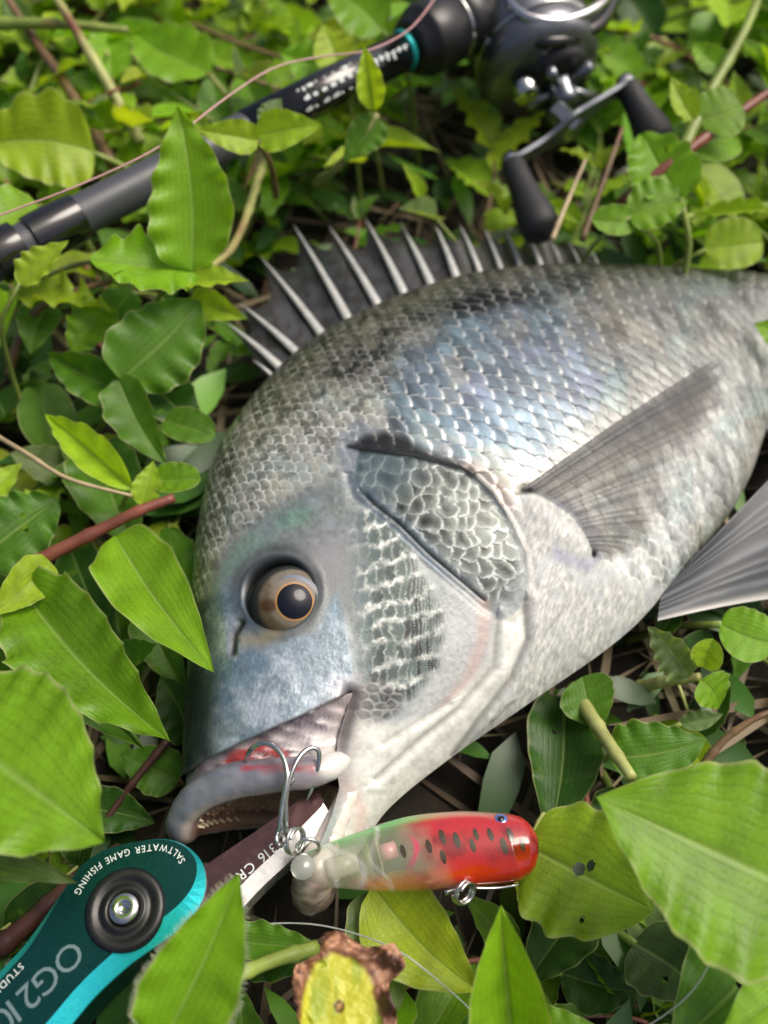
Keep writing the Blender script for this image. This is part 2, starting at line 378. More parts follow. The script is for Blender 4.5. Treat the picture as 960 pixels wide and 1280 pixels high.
# ---- snout / forehead: blue-grey smooth skin with fine speckle
sn = lerpc(np.zeros_like(C) + lin(150, 166, 176), lin(178, 190, 200), sstep(.42, .66, fbm(X / 26, Y / 26, 101)))
sn = lerpc(sn, lin(120, 150, 168), sstep(.5, .7, fbm(X / 40 + 4, Y / 40, 111)) * .7)
edge = 1 - sstep(236, 292, X + 14 * (med - .5) - (Y - 800) * .0)
sn = lerpc(sn, lin(66, 76, 80), edge * .9)
sn = sn * (1 + .5 * (fbm(X / 2.2, Y / 4, 121, 2) - .5) + .28 * (fbm(X / 9, Y / 9, 122, 3) - .5))[..., None]
mz = np.clip(m_sn, 0, 1); C = lerpc(C, sn, mz)
# brow region, green-cyan sheen above the eye
BROW = [(262, 740), (285, 680), (340, 632), (410, 596), (450, 590), (470, 628), (430, 660), (410, 690), (330, 690), (290, 720)]
mb = pmask(X, Y, BROW, 12)
bc = np.zeros_like(C) + lin(158, 168, 166)
bc = lerpc(bc, lin(146, 186, 170), np.exp(-((dline(X, Y, [(272, 735), (300, 690), (350, 652), (380, 640)])[0]) / 15) ** 2) * .9)
bc = lerpc(bc, lin(166, 176, 186), sstep(.5, .68, fbm(X / 30 + 5, Y / 30, 131)) * .5)
C = lerpc(C, bc * (1 + .5 * (fine - .5))[..., None], np.clip(mb * .8 + m_hd * (1 - m_sn) * (1 - m_eye) * .7, 0, 1))
BLUE = [(430, 540), (452, 526), (480, 545), (470, 570), (450, 610), (430, 600), (415, 570)]
C = lerpc(C, lin(146, 164, 184), pmask(X, Y, BLUE, 14) * .6)
# ---- cheek rows of narrow scales
rot = math.radians(-14); qa = X * math.cos(rot) + Y * math.sin(rot); qb = -X * math.sin(rot) + Y * math.cos(rot)
qb2 = qb + .012 * (qa - 300) ** 2 / 10 + 26 * wx + 7 * (fine - .5); rowh = 25.
ri = np.floor(qb2 / rowh); fr = qb2 / rowh - ri
cw = 13. - 2.5 * sstep(500, 560, X)
qa2 = qa + (fr - .5) * 7 + 7 * hash2(ri.astype(np.int64), ri.astype(np.int64) * 0, 3) + 18 * wy + 6 * (fine - .5)
ci = np.floor(qa2 / cw); fc = qa2 / cw - ci; cid = hash2(ci.astype(np.int64), ri.astype(np.int64), 21)
lineb = np.exp(-((np.minimum(fr, 1 - fr)) / .15) ** 2); linec = np.exp(-((np.minimum(fc, 1 - fc)) / .11) ** 2)
cells = lerpc(np.zeros_like(C) + lin(112, 130, 126), lin(70, 80, 82), sstep(.25, .9, cid) * (.35 + .65 * sstep(450, 560, X + .6 * (Y - 740))))
cells = lerpc(cells, lin(146, 172, 182), (1 - sstep(430, 480, X)) * .6)
net = np.clip(lineb * .85 + linec * .5, 0, 1) * np.clip(1.9 * fbm(X / 10, Y / 10, 151) - .25, 0, 1)
cells = lerpc(cells, lin(232, 236, 230), np.clip(net, 0, 1))
C = lerpc(C, cells, m_ck); h += m_ck * (.003 * lineb + .002 * linec + .010 * fr)
# rough corner patch above the jaw joint
CORN = [(440, 862), (470, 850), (505, 862), (500, 890), (470, 908), (442, 905), (436, 885)]
f1, f21, vid, ox, oy = vor(X / 15, Y / 12, .8, 31); mc = pmask(X, Y, CORN, 6)
cc = lerpc(np.zeros_like(C) + lin(96, 98, 98), lin(170, 168, 166), np.clip(sstep(.35, .0, f21 + .5 * (fine - .5)) + .5 * (vid - .5), 0, 1))
C = lerpc(C, cc, mc * .65); h += mc * .01 * sstep(0, .4, f21)
# ---- preopercle band
pc = lerpc(np.zeros_like(C) + lin(122, 134, 138), lin(192, 196, 196), sstep(690, 800, Y + .3 * (X - 560)))
pc = lerpc(pc, lin(96, 112, 112), (1 - sstep(640, 720, Y)) * .5)
pc = pc * (1 + .35 * (fbm(X / 4, Y / 4, 161, 3) - .5))[..., None]
C = lerpc(C, pc, m_pre * (1 - m_ck))
PINK, _, _ = dline(X, Y, [(606, 752), (604, 800), (585, 850), (555, 885)])
C = lerpc(C, lin(210, 176, 166), np.exp(-(PINK / 8) ** 2) * .55)
# ---- opercle: big dark scales in a white net, teal towards the top
r2 = math.radians(48); oa = (X * math.cos(r2) + Y * math.sin(r2)) / 25 + 1.3 * wx; ob = (-X * math.sin(r2) + Y * math.cos(r2)) / 13.5 + 1.3 * wy
bi = np.floor(ob + .5).astype(np.int64); best = np.full(X.shape, 1e9); rx_ = np.zeros(X.shape); ry_ = np.zeros(X.shape); vid = np.zeros(X.shape)
for dk_ in (0, -1, 1):
    kk = bi + dk_; off = .5 * (kk % 2); ai = np.floor(oa - off + .5).astype(np.int64)
    for di in (-1, 0, 1):
        ii = ai + di; cj = ii + off + .35 * (hash2(ii, kk, 44) - .5); dx = oa - cj; dy = (ob - kk - .3 * (hash2(ii, kk, 45) - .5)) * .82
        ins = (dx*dx + dy*dy < .62) & (cj < best); best = np.where(ins, cj, best); rx_ = np.where(ins, dx, rx_); ry_ = np.where(ins, dy, ry_); vid = np.where(ins, hash2(ii, kk, 46), vid)
od_ = np.sqrt(rx_**2 + ry_**2) / .787
f21 = 1 - od_
spot = np.exp(-((rx_ - .15) / .42) ** 2 - (ry_ / .40) ** 2)
oc = lerpc(np.zeros_like(C) + lin(150, 160, 154), lin(62, 72, 72), np.clip(spot * (.35 + .75 * vid), 0, 1))
orim = sstep(.74, .95, od_ + .14 * (fine - .5)) * np.clip(2.0 * fbm(X / 12, Y / 12, 43) - .35, 0, 1)
oc = lerpc(oc, lin(232, 238, 236), np.clip(orim * (.36 + .4 * sstep(600, 720, Y)), 0, 1))
teal = 1 - sstep(0, 70, np.hypot((X - 470), (Y - 588) * 1.3) - 10)
oc = lerpc(oc, lin(112, 146, 158), teal * .55)
dop = -sdpoly(X, Y, OPER)
oc = lerpc(oc, lin(98, 124, 134), (1 - sstep(2, 8, dop)) * (1 - sstep(690, 735, Y)) * .4)
C = lerpc(C, oc, m_op * (1 - .75 * sstep(0, 40, np.hypot(X - 668, Y - 765) * -1 + 62)) * (1 - .5 * (1 - sstep(0, 22, dop)) * sstep(640, 720, Y))); h += m_op * (.016 * rx_ + .03 * (med - .5))
# plate relief: opercle stands proud of the shoulder, drop at its rear edge
dg0 = dline(X, Y, [(450, 612), (466, 628), (500, 655), (535, 690), (575, 724), (606, 750), (640, 772)])[0]
h += .13 * sstep(-12, 8, dop) * sstep(440, 520, X) * (1 - .9 * np.exp(-(dg0 / 26) ** 2)) - .06 * np.exp(-((dop + 9) / 6) ** 2) * (Y > 590)
GC = [(450, 612), (466, 628), (500, 655), (535, 690), (575, 724), (606, 750)]
dg, tg, sg = dline(X, Y, GC)
C = lerpc(C, lin(26, 34, 42), np.exp(-(dg / 2.0) ** 2) * .85 * sstep(0, .05, tg) * (.6 + .6 * med)); h -= .045 * np.exp(-(dg / 3.0) ** 2)
C = lerpc(C, lin(132, 158, 188), np.exp(-((dg - 7) / 4) ** 2) * (sg > 0) * .4 * (1 - sstep(.6, .9, tg)))
C = lerpc(C, lin(132, 158, 188), np.exp(-((dg - 7) / 4) ** 2) * (sg < 0) * .3 * (1 - sstep(.5, .8, tg)))
# gill slot above the opercle
SLOT = [(434, 556), (450, 545), (478, 539), (505, 545), (530, 562), (560, 572), (588, 580), (590, 590), (560, 584), (520, 573), (480, 568), (450, 564)]
dsl = sdpoly(X, Y, SLOT); msl = 1 - sstep(-7, 5, dsl + 5 * (med - .5))
C = lerpc(C, lin(62, 66, 70) * (1 + .3 * (fine - .5))[..., None], msl * .95); h -= .07 * (1 - sstep(-9, 6, dsl)); C = lerpc(C, lin(20, 22, 24), np.exp(-((dline(X, Y, [(436, 558), (480, 566), (520, 573), (560, 583), (588, 590)])[0]) / 3.0) ** 2) * .85)
dk = np.hypot((X - 588), (Y - 592)); C = lerpc(C, lin(24, 34, 38), (1 - sstep(5, 11, dk)) * .9)
# rear edge shading skin of the opercle
OE = [(590, 594), (614, 618), (638, 655), (656, 692), (660, 725), (657, 752)]
do, to, so = dline(X, Y, OE); C = lerpc(C, lin(60, 72, 80), np.exp(-(do / 3) ** 2) * .85 * (1 - sstep(.6, 1, to)))
C = lerpc(C, lin(222, 204, 196), np.exp(-((do - 12) / 7) ** 2) * (so < 0) * .55)
# ---- chest: very fine scales, pinkish white
c1, c2, cdd, cid2 = scales(.15, .14, 9, R=.8, warp=.5)
chc = np.zeros_like(C) + lin(198, 200, 196)
chc = chc * (1 + .75 * (fbm((X * .95 + Y * .3) / 2.4, (Y * .95 - X * .3) / 8, 171, 3) - .5) + .15 * (cid2 - .5))[..., None]; chc = lerpc(chc, lin(190, 196, 200), sstep(.5, .7, fbm(X / 24, Y / 24, 173)) * .6)
C = lerpc(C, chc, np.clip(m_ch, 0, 1)); h += m_ch * .03 * (fbm((X * .95 + Y * .3) / 2.6, (Y * .95 - X * .3) / 8, 171, 3) - .5)
# fine streaks on the belly between chest and tail
mbel = bel * body; C = lerpc(C, C * (1 + .5 * (fbm(X / 3.5, Y / 6, 181, 3) - .5))[..., None], mbel)
# pectoral base lump
LUMP = [(655, 612), (690, 618), (722, 640), (744, 668), (750, 695), (735, 712), (700, 700), (668, 670), (652, 640)]
dlp = sdpoly(X, Y, LUMP); h += .18 * (1 - sstep(-26, 10, dlp)); C = lerpc(C, lin(176, 178, 204), np.exp(-((dlp + 3) / 7) ** 2) * (X > 690) * .55)
for (qx, qy, rx, ry) in [(658, 611, 13, 8), (742, 692, 5, 7)]:
    q = np.hypot((X-qx)/rx, (Y-qy)/ry); C = lerpc(C, lin(12, 12, 12), (1 - sstep(.3, 1.25, q)) * .92); h -= .05 * (1 - sstep(.3, 1.3, q))
# ---- throat: creamy white with folds of the gill membrane
tc = np.zeros_like(C) + lin(216, 218, 212); tc = tc * (1 + .30 * (fbm(X / 5, Y / 5, 191, 3) - .5) + .3 * (fbm(X / 18, Y / 18, 192, 3) - .5))[..., None]
C = lerpc(C, tc, m_th * (1 - m_op))
for ln, wd, dp, cl in [([(657, 752), (660, 800), (640, 850), (600, 900), (566, 945)], 5, .12, .55), ([(622, 775), (618, 835), (575, 885), (520, 930), (470, 975)], 5, .09, .42), ([(540, 985), (590, 925), (640, 880)], 4, .05, .25), ([(560, 880), (520, 905), (480, 930)], 5, .05, .2)]:
    d_, t2, s2 = dline(X, Y, ln); h -= dp * np.exp(-(d_ / wd) ** 2); h += dp * .7 * np.exp(-((d_ - 10) / 8) ** 2) * (s2 < 0)
    C = lerpc(C, lin(120, 118, 112), np.exp(-(d_ / (wd * .7)) ** 2) * cl)
C = lerpc(C, lin(214, 180, 172), np.exp(-(dline(X, Y, [(436, 985), (452, 1010), (448, 1040)])[0] / 9) ** 2) * .6)
# ---- orbital rim, groove in front of the eye, nostril
h -= .55 * (1 - sstep(.62, 1.0, er)); h += .05 * np.exp(-((er - 1.13) / .12) ** 2) * sstep(-10, 40, ey + ex * .6) * .6; h -= .05 * np.exp(-((er - 1.10) / .22) ** 2) * sstep(20, -40, ey + ex * .6)
C = lerpc(C, lin(104, 112, 116), np.exp(-((er - 1.14) / .14) ** 2) * (.3 + .6 * med)); C = lerpc(C, lin(84, 100, 110), (1 - sstep(.96, 1.10, er)) * .8); C = lerpc(C, lin(34, 36, 36), (1 - sstep(.80, .97, er + .08 * (med - .5))) * .9)
dn, tn, _ = dline(X, Y, [(300, 778), (292, 795), (290, 815)]); C = lerpc(C, lin(48, 44, 36), np.exp(-(dn / 5.5) ** 2) * .85); h -= .10 * np.exp(-(dn / 5) ** 2)
dn, tn, _ = dline(X, Y, [(306, 800), (325, 800), (345, 790)]); C = lerpc(C, lin(176, 166, 132), np.exp(-(dn / 10) ** 2) * .75); h -= .03 * np.exp(-(dn / 9) ** 2)
dn, tn, _ = dline(X, Y, [(262, 850), (252, 900), (256, 940)]); C = lerpc(C, lin(48, 54, 56), np.exp(-(dn / 14) ** 2) * .55)
C = lerpc(C, lin(190, 184, 192), np.exp(-(np.hypot(X - 410, Y - 690) / 26) ** 2) * .5)
h += (.010 * (fbm(X / 9, Y / 9, 201, 3) - .5) + .004 * (fbm(X / 3, Y / 3, 202, 2) - .5)) * np.clip(m_sn + mb + m_pre, 0, 1)
# skin running from the cheek onto the maxilla at the corner of the mouth
de, te, se = dline(X, Y, [(438, 868), (436, 885), (430, 905), (424, 930), (420, 958), (424, 985)])
C = lerpc(C, lin(176, 166, 164) * (1 + .5 * (fbm(X / 12, Y / 5, 210) - .5))[..., None], np.exp(-(de / 22) ** 2) * .85); h -= .34 * np.exp(-(de / 8) ** 2) * (1 - sstep(.45, .75, te))
# preorbital edge: thin rolled rim, with its shadow line painted dark
PRE = [(226, 972), (262, 948), (300, 930), (340, 911), (380, 893), (420, 873), (440, 866)]
dp_, tp_, sp_ = dline(X, Y, PRE); h += .04 * np.exp(-(dp_ / 8) ** 2); C = lerpc(C, lin(86, 84, 92), np.exp(-(dp_ / 2.5) ** 2) * .75)
_l = C.mean(-1); C = C * (np.clip((_l / .40), .02, 2.0) ** .42)[..., None] * 1.16
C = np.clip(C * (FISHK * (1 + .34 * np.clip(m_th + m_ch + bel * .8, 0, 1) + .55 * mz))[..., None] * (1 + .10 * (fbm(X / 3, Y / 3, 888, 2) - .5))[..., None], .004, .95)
# metallic, roughness, wet coat
lum = C.mean(-1)
prm = np.stack([np.clip(.28 + .25 * mz + .15 * ms + .12 * body - .35 * m_th - .3 * m_ch - .15 * bel, .03, .75),
                np.clip(.42 - .08 * rim * bm + .10 * (fine - .5) + .10 * m_th + .12 * m_ch, .2, .7),
                np.clip(.18 + .30 * np.clip(mz + mb * .6 + ms * .5, 0, 1) - .1 * m_ch, .02, .7)], -1)
# ---- surface
gs = np.gradient(Bn, axis=0); gp = np.gradient(Bn, axis=1)
Nn = nrm(np.cross(gs, gp)); 
if Nn[NS // 2, NP // 2, 2] < 0: Nn = -Nn
env = np.sin(phi) ** .35
Pn = Bn + Nn * (h * env[None, :])[..., None]
CUT = [(120, 990), (224, 974), (262, 949), (300, 931), (340, 912), (380, 894), (420, 874), (438, 868), (436, 885), (430, 905), (424, 930), (420, 958), (424, 985), (414, 1020), (402, 1050), (390, 1078), (392, 1100), (412, 1112), (440, 1118), (470, 1180), (120, 1260)]
cut = sdpoly(X, Y, CUT) < 0
F = grid_faces(NS, NP)
cf = cut.reshape(-1)[F].any(1); F1 = F[~cf]
# far half, coarser
rs = slice(0, None, 5); cs = np.unique(np.concatenate([np.arange(0, NP, 5), [NP - 1]]))
rsi = np.unique(np.concatenate([np.arange(0, NS, 5), [NS - 1]]))
Bf = fish_base(-1)[np.ix_(rsi, cs)]; hf = np.clip(h, -.2, .3)[np.ix_(rsi, cs)] * env[cs][None]; Nf = Nn[np.ix_(rsi, cs)] * np.array([1, 1, -1])
Pf = Bf + Nf * hf[..., None]
F2 = grid_faces(len(rsi), len(cs))[:, ::-1]; cutf = cut[np.ix_(rsi, cs)]; F2 = F2[~cutf.reshape(-1)[F2].any(1)]
nA = NS * NP
bV = [Pn.reshape(-1, 3), Pf.reshape(-1, 3)]; bF = [F1, F2 + nA]; bC = [C.reshape(-1, 3), C[np.ix_(rsi, cs)].reshape(-1, 3)]; bP = [prm.reshape(-1, 3), prm[np.ix_(rsi, cs)].reshape(-1, 3)]
bM = [np.zeros(len(F1), int), np.zeros(len(F2), int)]; nV = nA + len(rsi) * len(cs)
ZM = 3.3
def add_shell(V, Fq, colr, mi):
    global nV
    V = V.reshape(-1, 3); bV.append(V); bF.append(np.asarray(Fq) + nV); bC.append(colr.reshape(-1, 3)); bP.append(np.tile([0., .3, .5], (len(V), 1))); bM.append(np.full(len(Fq), mi)); nV += len(V)
def arch(near, fk=1.0):   # near: corner -> just before tip, (px, py, dz, r); last entry is the tip (dz 0)
    A = np.array([np.concatenate([U(a, b, ZM + c), [r]]) for a, b, c, r in near])
    Bm = A[:-1][::-1].copy(); Bm[:, 2] = ZM - (Bm[:, 2] - ZM) * fk
    return np.concatenate([A, Bm])
# upper lip
UL = arch([(458, 928, .55, .10), (432, 948, 1.30, .26), (400, 963, 1.50, .37), (345, 969, 1.45, .43), (292, 976, 1.25, .46), (254, 992, .92, .44), (234, 1012, .5, .42), (228, 1034, 0, .42)], 1.9)
UL[8:, 3] *= np.linspace(.8, .42, len(UL) - 8)
ulp = smooth_path(UL, 130); V, Fq = tube(ulp[:, :3], ulp[:, 3], 22)
V = V.reshape(-1, 22, 3); q = proj(V); ln = fbm(q[..., 0] / 10, q[..., 1] / 10, 301)
ctr = np.concatenate([ulp[:1, :3], ulp[:, :3], ulp[-1:, :3]])
mc_ = U(345, 1000, ZM + .1); inn = np.einsum('ijk,ik->ij', nrm(V - ctr[:, None] + 1e-9), nrm(mc_ - ctr))     # towards the mouth
lc = np.zeros(V.shape) + lin(116, 118, 128); lc = lerpc(lc, lin(92, 98, 110), sstep(.42, .72, ln) * .8); lc = lerpc(lc, lin(190, 172, 160), np.exp(-((inn - .15) / .3) ** 2) * .8); lc = lerpc(lc, lin(138, 104, 92), sstep(.32, .6, inn)); lc = lerpc(lc, lin(150, 142, 148), sstep(300, 400, q[..., 0]) * .6)
lc = lerpc(lc, lin(206, 204, 198), (1 - sstep(10, 34, np.hypot(q[..., 0] - 420, q[..., 1] - 955))))
red = np.exp(-((q[..., 1] - 960) / 7) ** 2) * sstep(292, 305, q[..., 0]) * (1 - sstep(392, 408, q[..., 0])) * (V[..., 2] > ZM)
lc = lerpc(lc, lin(150, 16, 26), np.clip(red * 1.3 - 1.1 * (ln), 0, 1))
V = V + (ln - .5)[..., None] * .06 * nrm(V - ctr[:, None] + 1e-6)
add_shell(V, Fq, lc, 1)
# maxilla: folded skin between the preorbital edge and the lip
nb = [(443, 868), (436, 872), (405, 884), (355, 907), (302, 931), (264, 949), (240, 962), (230, 975)]
back_ = []
for i, (a, b) in enumerate(nb):
    hh, _n = P2S(a + 3, b - 5); z = max(hh[2] - .16, ZM) if i < 7 else ZM
    p = U(a + 3, b - 6, z); back_.append([*p, 0])
back_ = np.array(back_); bm_ = back_[:-1][::-1].copy(); bm_[:, 2] = ZM - (bm_[:, 2] - ZM) * 1.35; back_ = np.concatenate([back_, bm_])
bp_ = smooth_path(back_, 130)[:, :3]; rowsn = 26; e = np.linspace(0, 1, rowsn)
G = bp_[:, None] * (1 - e)[None, :, None] + ulp[:, None, :3] * e[None, :, None]
q = proj(G); fold = fbm(q[..., 0] / 34 + q[..., 1] / 30, q[..., 1] / 8 - q[..., 0] / 22, 311, 4)
G[..., 2] += np.sign(G[..., 2] - ZM) * ((fold - .5) * .28 - .18 * np.sin(e * math.pi)[None] + .10 * e[None])
mxc = np.zeros(G.shape) + lin(142, 134, 140); mxc = lerpc(mxc, lin(92, 84, 92), sstep(.5, .66, fold)); mxc = lerpc(mxc, lin(198, 190, 190), sstep(.5, .3, fold))
mxc = lerpc(mxc, lin(196, 194, 188), (1 - sstep(14, 40, np.hypot(q[..., 0] - 418, q[..., 1] - 950))) * .9)
mxc = lerpc(mxc, lin(66, 46, 50), (1 - sstep(0, .3, e))[None] * .5); mxc = lerpc(mxc, lin(178, 168, 166), sstep(396, 432, q[..., 0]) * .8)
BLD = [(280, 948), (300, 934), (330, 926), (352, 936), (372, 950), (404, 956), (400, 970), (360, 970), (320, 966), (290, 964)]
mred = np.clip((1 - sstep(-3, 5, sdpoly(q[..., 0], q[..., 1], BLD))) * (.4 + 1.2 * fbm(q[..., 0] / 9, q[..., 1] / 6, 321)), 0, 1) * (G[..., 2] > ZM)
mxc = lerpc(mxc, lin(150, 14, 24), np.clip(mred * sstep(.38, .55, fbm(q[..., 0] / 16, q[..., 1] / 4, 322)) * 1.3, 0, 1)); mxc = lerpc(mxc, lin(206, 120, 118), mred * .25)
add_shell(G, grid_faces(130, rowsn), mxc, 1)
# mouth lining: from both jaws back to the throat
_LL = [(450, 940, .95, .14), (436, 990, None, .26), (420, 1030, None, .34), (404, 1062, None, .40), (396, 1086, .75, .50), (390, 1114, 0, .54)]
_L2 = []
for (a_, b_, c_, r_) in _LL:
    if c_ is None: c_ = P2S(a_ + 6, b_)[0][2] - ZM - r_ * .75
    _L2.append((a_, b_, c_, r_))
LL = arch(_L2)
llp = smooth_path(LL, 110)
def lining(path, Q, k, c1, c2, bulge):
    n = len(path); e = np.linspace(0, 1, 30); G = path[:, None, :3] * (1 - e)[None, :, None] + Q[None, None] * e[None, :, None]
    G = G + (np.sin(e * math.pi) ** .8)[None, :, None] * bulge[None, None]
    q = proj(G); f1, f21, vid, ox, oy = vor(q[..., 0] / 9, q[..., 1] / 9, .6, k)
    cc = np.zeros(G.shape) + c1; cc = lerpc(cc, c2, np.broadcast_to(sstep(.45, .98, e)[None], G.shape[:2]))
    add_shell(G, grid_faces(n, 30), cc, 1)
    return G
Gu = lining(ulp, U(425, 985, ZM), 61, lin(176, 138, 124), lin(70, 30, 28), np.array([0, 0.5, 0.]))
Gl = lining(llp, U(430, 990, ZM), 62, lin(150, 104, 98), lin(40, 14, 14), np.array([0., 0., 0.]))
# lower lip
V, Fq = tube(llp[:, :3], llp[:, 3], 18); V = V.reshape(-1, 18, 3); q = proj(V); ln = fbm(q[..., 0] / 7, q[..., 1] / 7, 331)
lc = np.zeros(V.shape) + lin(214, 206, 198); lc = lerpc(lc, lin(140, 124, 114), sstep(1060, 1105, q[..., 1]) * .85); lc = lerpc(lc, lin(70, 62, 58), sstep(1080, 1110, q[..., 1]) * sstep(.5, .62, ln) * .8)
lc = lerpc(lc, lin(206, 176, 170), sstep(.5, .62, ln) * .5); lc = lerpc(lc, lin(150, 30, 40), np.exp(-(np.hypot((q[..., 0] - 424) / 6, (q[..., 1] - 980) / 12)) ** 2))
lc = lerpc(lc, lin(84, 66, 56), sstep(1085, 1110, q[..., 1]) * sstep(.46, .6, fbm(q[..., 0] / 4, q[..., 1] / 4, 335)) * .7)
add_shell(V + (ln - .5)[..., None] * .16, Fq, lc, 1)

fish = root('fish', (U(500, 760, 0.0)), 'silver-grey sea bream lying on its side in the weeds with its mouth open', 'fish')
allV = np.concatenate(bV); allF = np.concatenate(bF)
fish_body = mesh_arrays('body', allV, allF, [M['fish'], M['flesh']], fish, True, np.concatenate(bC), np.concatenate(bP), np.concatenate(bM))
_cs = Pn[::8, ::8]; _cf = grid_faces(*_cs.shape[:2]); ALLBVH.append((_cs.reshape(-1, 3), _cf[~cut[::8, ::8].reshape(-1)[_cf].all(1)]))
_cs2 = np.concatenate([ulp[:, :3]]);
ALLBVH.append((Gu[::5, ::4].reshape(-1, 3), grid_faces(*Gu[::5, ::4].shape[:2]))); ALLBVH.append((Gl[::5, ::4].reshape(-1, 3), grid_faces(*Gl[::5, ::4].shape[:2]))); ALLBVH.append((G[::5, ::5].reshape(-1, 3), grid_faces(*G[::5, ::5].shape[:2])))
MOUTHF = np.concatenate([ulp[::8, :2], llp[::-8, :2]])
ALLBVH.append(tube(ulp[::6, :3], .42, 6)); ALLBVH.append(tube(llp[::6, :3], .35, 6))

# teeth: rounded molars in rows on the inner jaw, pointed ones at the tip
tv, n0 = [], 0
rnd = random.Random(4)
def blob(c, ax, r, hgt, seg=7):
    pr = [(0, r), (hgt * .5, r * .86), (hgt * .85, r * .5), (hgt, .001)]
    return lathe(pr, c, ax, seg)
inpt = U(360, 1010, ZM + .3)
tubeT, tubeN, tubeB = frames(ulp[:, :3])
for row in range(1, 15):
    for kx in range(64, 126, 3):
        if row < 0:
            c_ = ulp[kx, :3]; d_ = nrm(mc_ - c_); d2_ = nrm(np.cross(tubeT[kx], d_)); a_ = -.7 + row * .45; p = c_ + (d_ * math.cos(a_) + d2_ * math.sin(a_)) * ulp[kx, 3] * .97
        else: p = Gu[kx, row]
        p = p + np.array([rnd.uniform(-.03, .03) for _ in range(3)])
        if rnd.random() < .1: continue
        tv.append(blob(p, nrm(inpt + np.array([0, 0, 1.5]) - p), rnd.uniform(.06, .10), .06))
V, Fq = joinm(tv); o = mesh_arrays('molar_teeth', V, Fq, simple('molars', lin(168, 136, 116), .35, coat=.4, noise=.3, nscale=900), fish); o['kind'] = 'stuff'
tv = []
for kx in range(52, 80, 3):
    p = ulp[kx, :3] + nrm(inpt - ulp[kx, :3]) * .34
    tv.append(blob(p, nrm(nrm(inpt - p) + np.array([.3, -.6, 0])), .06, .22))
V, Fq = joinm(tv); mesh_arrays('front_teeth', V, Fq, simple('tooth', lin(206, 190, 160), .25, coat=.4), fish)
tv = []
for kx in range(6, 50, 3):
    p = llp[kx, :3] + nrm(inpt - llp[kx, :3]) * .25
    tv.append(blob(p, nrm(inpt - p), rnd.uniform(.06, .09), .12))
V, Fq = joinm(tv); mesh_arrays('lower_teeth', V, Fq, bpy.data.materials['tooth'], fish)

# ---- eye
hp, hn = P2S(355, 745); hn = nrm(hn * .6 + np.array([0, 0, .4]))
ER = 1.18; EC = hp - hn * .84
def ray_sphere(px, py, c, r):
    d = ray(px, py); oc_ = CAM - c; b = oc_ @ d; q = b*b - (oc_ @ oc_ - r*r)
    return CAM + d * (-b - math.sqrt(max(q, 0)))
pa = nrm(ray_sphere(369, 751, EC, ER) - EC)
th = np.linspace(0, math.pi * .62, 70); az = np.linspace(0, 2*math.pi, 96, endpoint=False)
xa = nrm(np.cross(pa, [0, 1, 0])); ya = np.cross(pa, xa)
def sph(R, th_): return EC + R * (np.cos(th_)[:, None, None] * pa + np.sin(th_)[:, None, None] * (np.cos(az)[None, :, None] * xa + np.sin(az)[None, :, None] * ya))
Ev = sph(ER, th); q = proj(Ev); A = np.degrees(th)[:, None] + 0 * az[None]
n1 = fbm(q[..., 0] / 9, q[..., 1] / 9, 401); n2 = fbm(np.cos(az)[None] * 6 + A / 40, np.sin(az)[None] * 6 + A / 40, 402)
ic = np.zeros(Ev.shape) + lin(124, 110, 88)
ic = lerpc(ic, lin(150, 144, 134), sstep(.40, .75, n1 + .012 * (735 - q[..., 1])) * .8); ic = lerpc(ic, lin(96, 76, 50), sstep(.5, .75, n2) * .45)
ic = lerpc(ic, lin(170, 158, 140), np.exp(-((A - 30) / 5) ** 2) * .6)
dBr = np.hypot((q[..., 0] - 336) / 12, (q[..., 1] - 757) / 10); ic = lerpc(ic, lin(86, 54, 22), (1 - sstep(.5, 1.2, dBr)) * .8)
ic = lerpc(ic, lin(190, 136, 62), np.exp(-((A - 24.0) / 1.2) ** 2) * .9)
ic = lerpc(ic, lin(60, 62, 62), sstep(46, 56, A)); ic = lerpc(ic, lin(24, 26, 28), sstep(58, 72, A))
ic = ic * np.where(A < 26, .9, .62)[..., None]
eyeo = mesh_arrays('eye', Ev, grid_faces(70, 96, 0, True), attr_mat('iris', rough=.4, metal=.0, coat=0., spec=.15), fish, True, ic.reshape(-1, 3))
thp = np.linspace(0, math.radians(23.0), 10); Vp = sph(ER * 1.006, thp)
mesh_arrays('pupil', Vp, grid_faces(10, 96, 0, True), simple('pupil', (.004, .006, .012), .3, spec=.1), eyeo)
m, t, b = newmat('cornea'); t.nodes.remove(b); mo = t.nodes['Material Output']
tr = nd(t, 'ShaderNodeBsdfTransparent'); gl = nd(t, 'ShaderNodeBsdfGlossy'); gl.inputs['Roughness'].default_value = .03; fr_ = nd(t, 'ShaderNodeFresnel'); fr_.inputs[0].default_value = 1.38; mx = nd(t, 'ShaderNodeMixShader')
t.links.new(fr_.outputs[0], mx.inputs[0]); t.links.new(tr.outputs[0], mx.inputs[1]); t.links.new(gl.outputs[0], mx.inputs[2]); t.links.new(mx.outputs[0], mo.inputs[0])
thc = np.linspace(0, math.pi * .20, 40); cR = ER * (1.03 + .06 * np.exp(-(thc / .6) ** 2))
Vc = EC + cR[:, None, None] * (np.cos(thc)[:, None, None] * pa + np.sin(thc)[:, None, None] * (np.cos(az)[None, :, None] * xa + np.sin(az)[None, :, None] * ya))
mesh_arrays('cornea', Vc, grid_faces(40, 96, 0, True), m, eyeo)

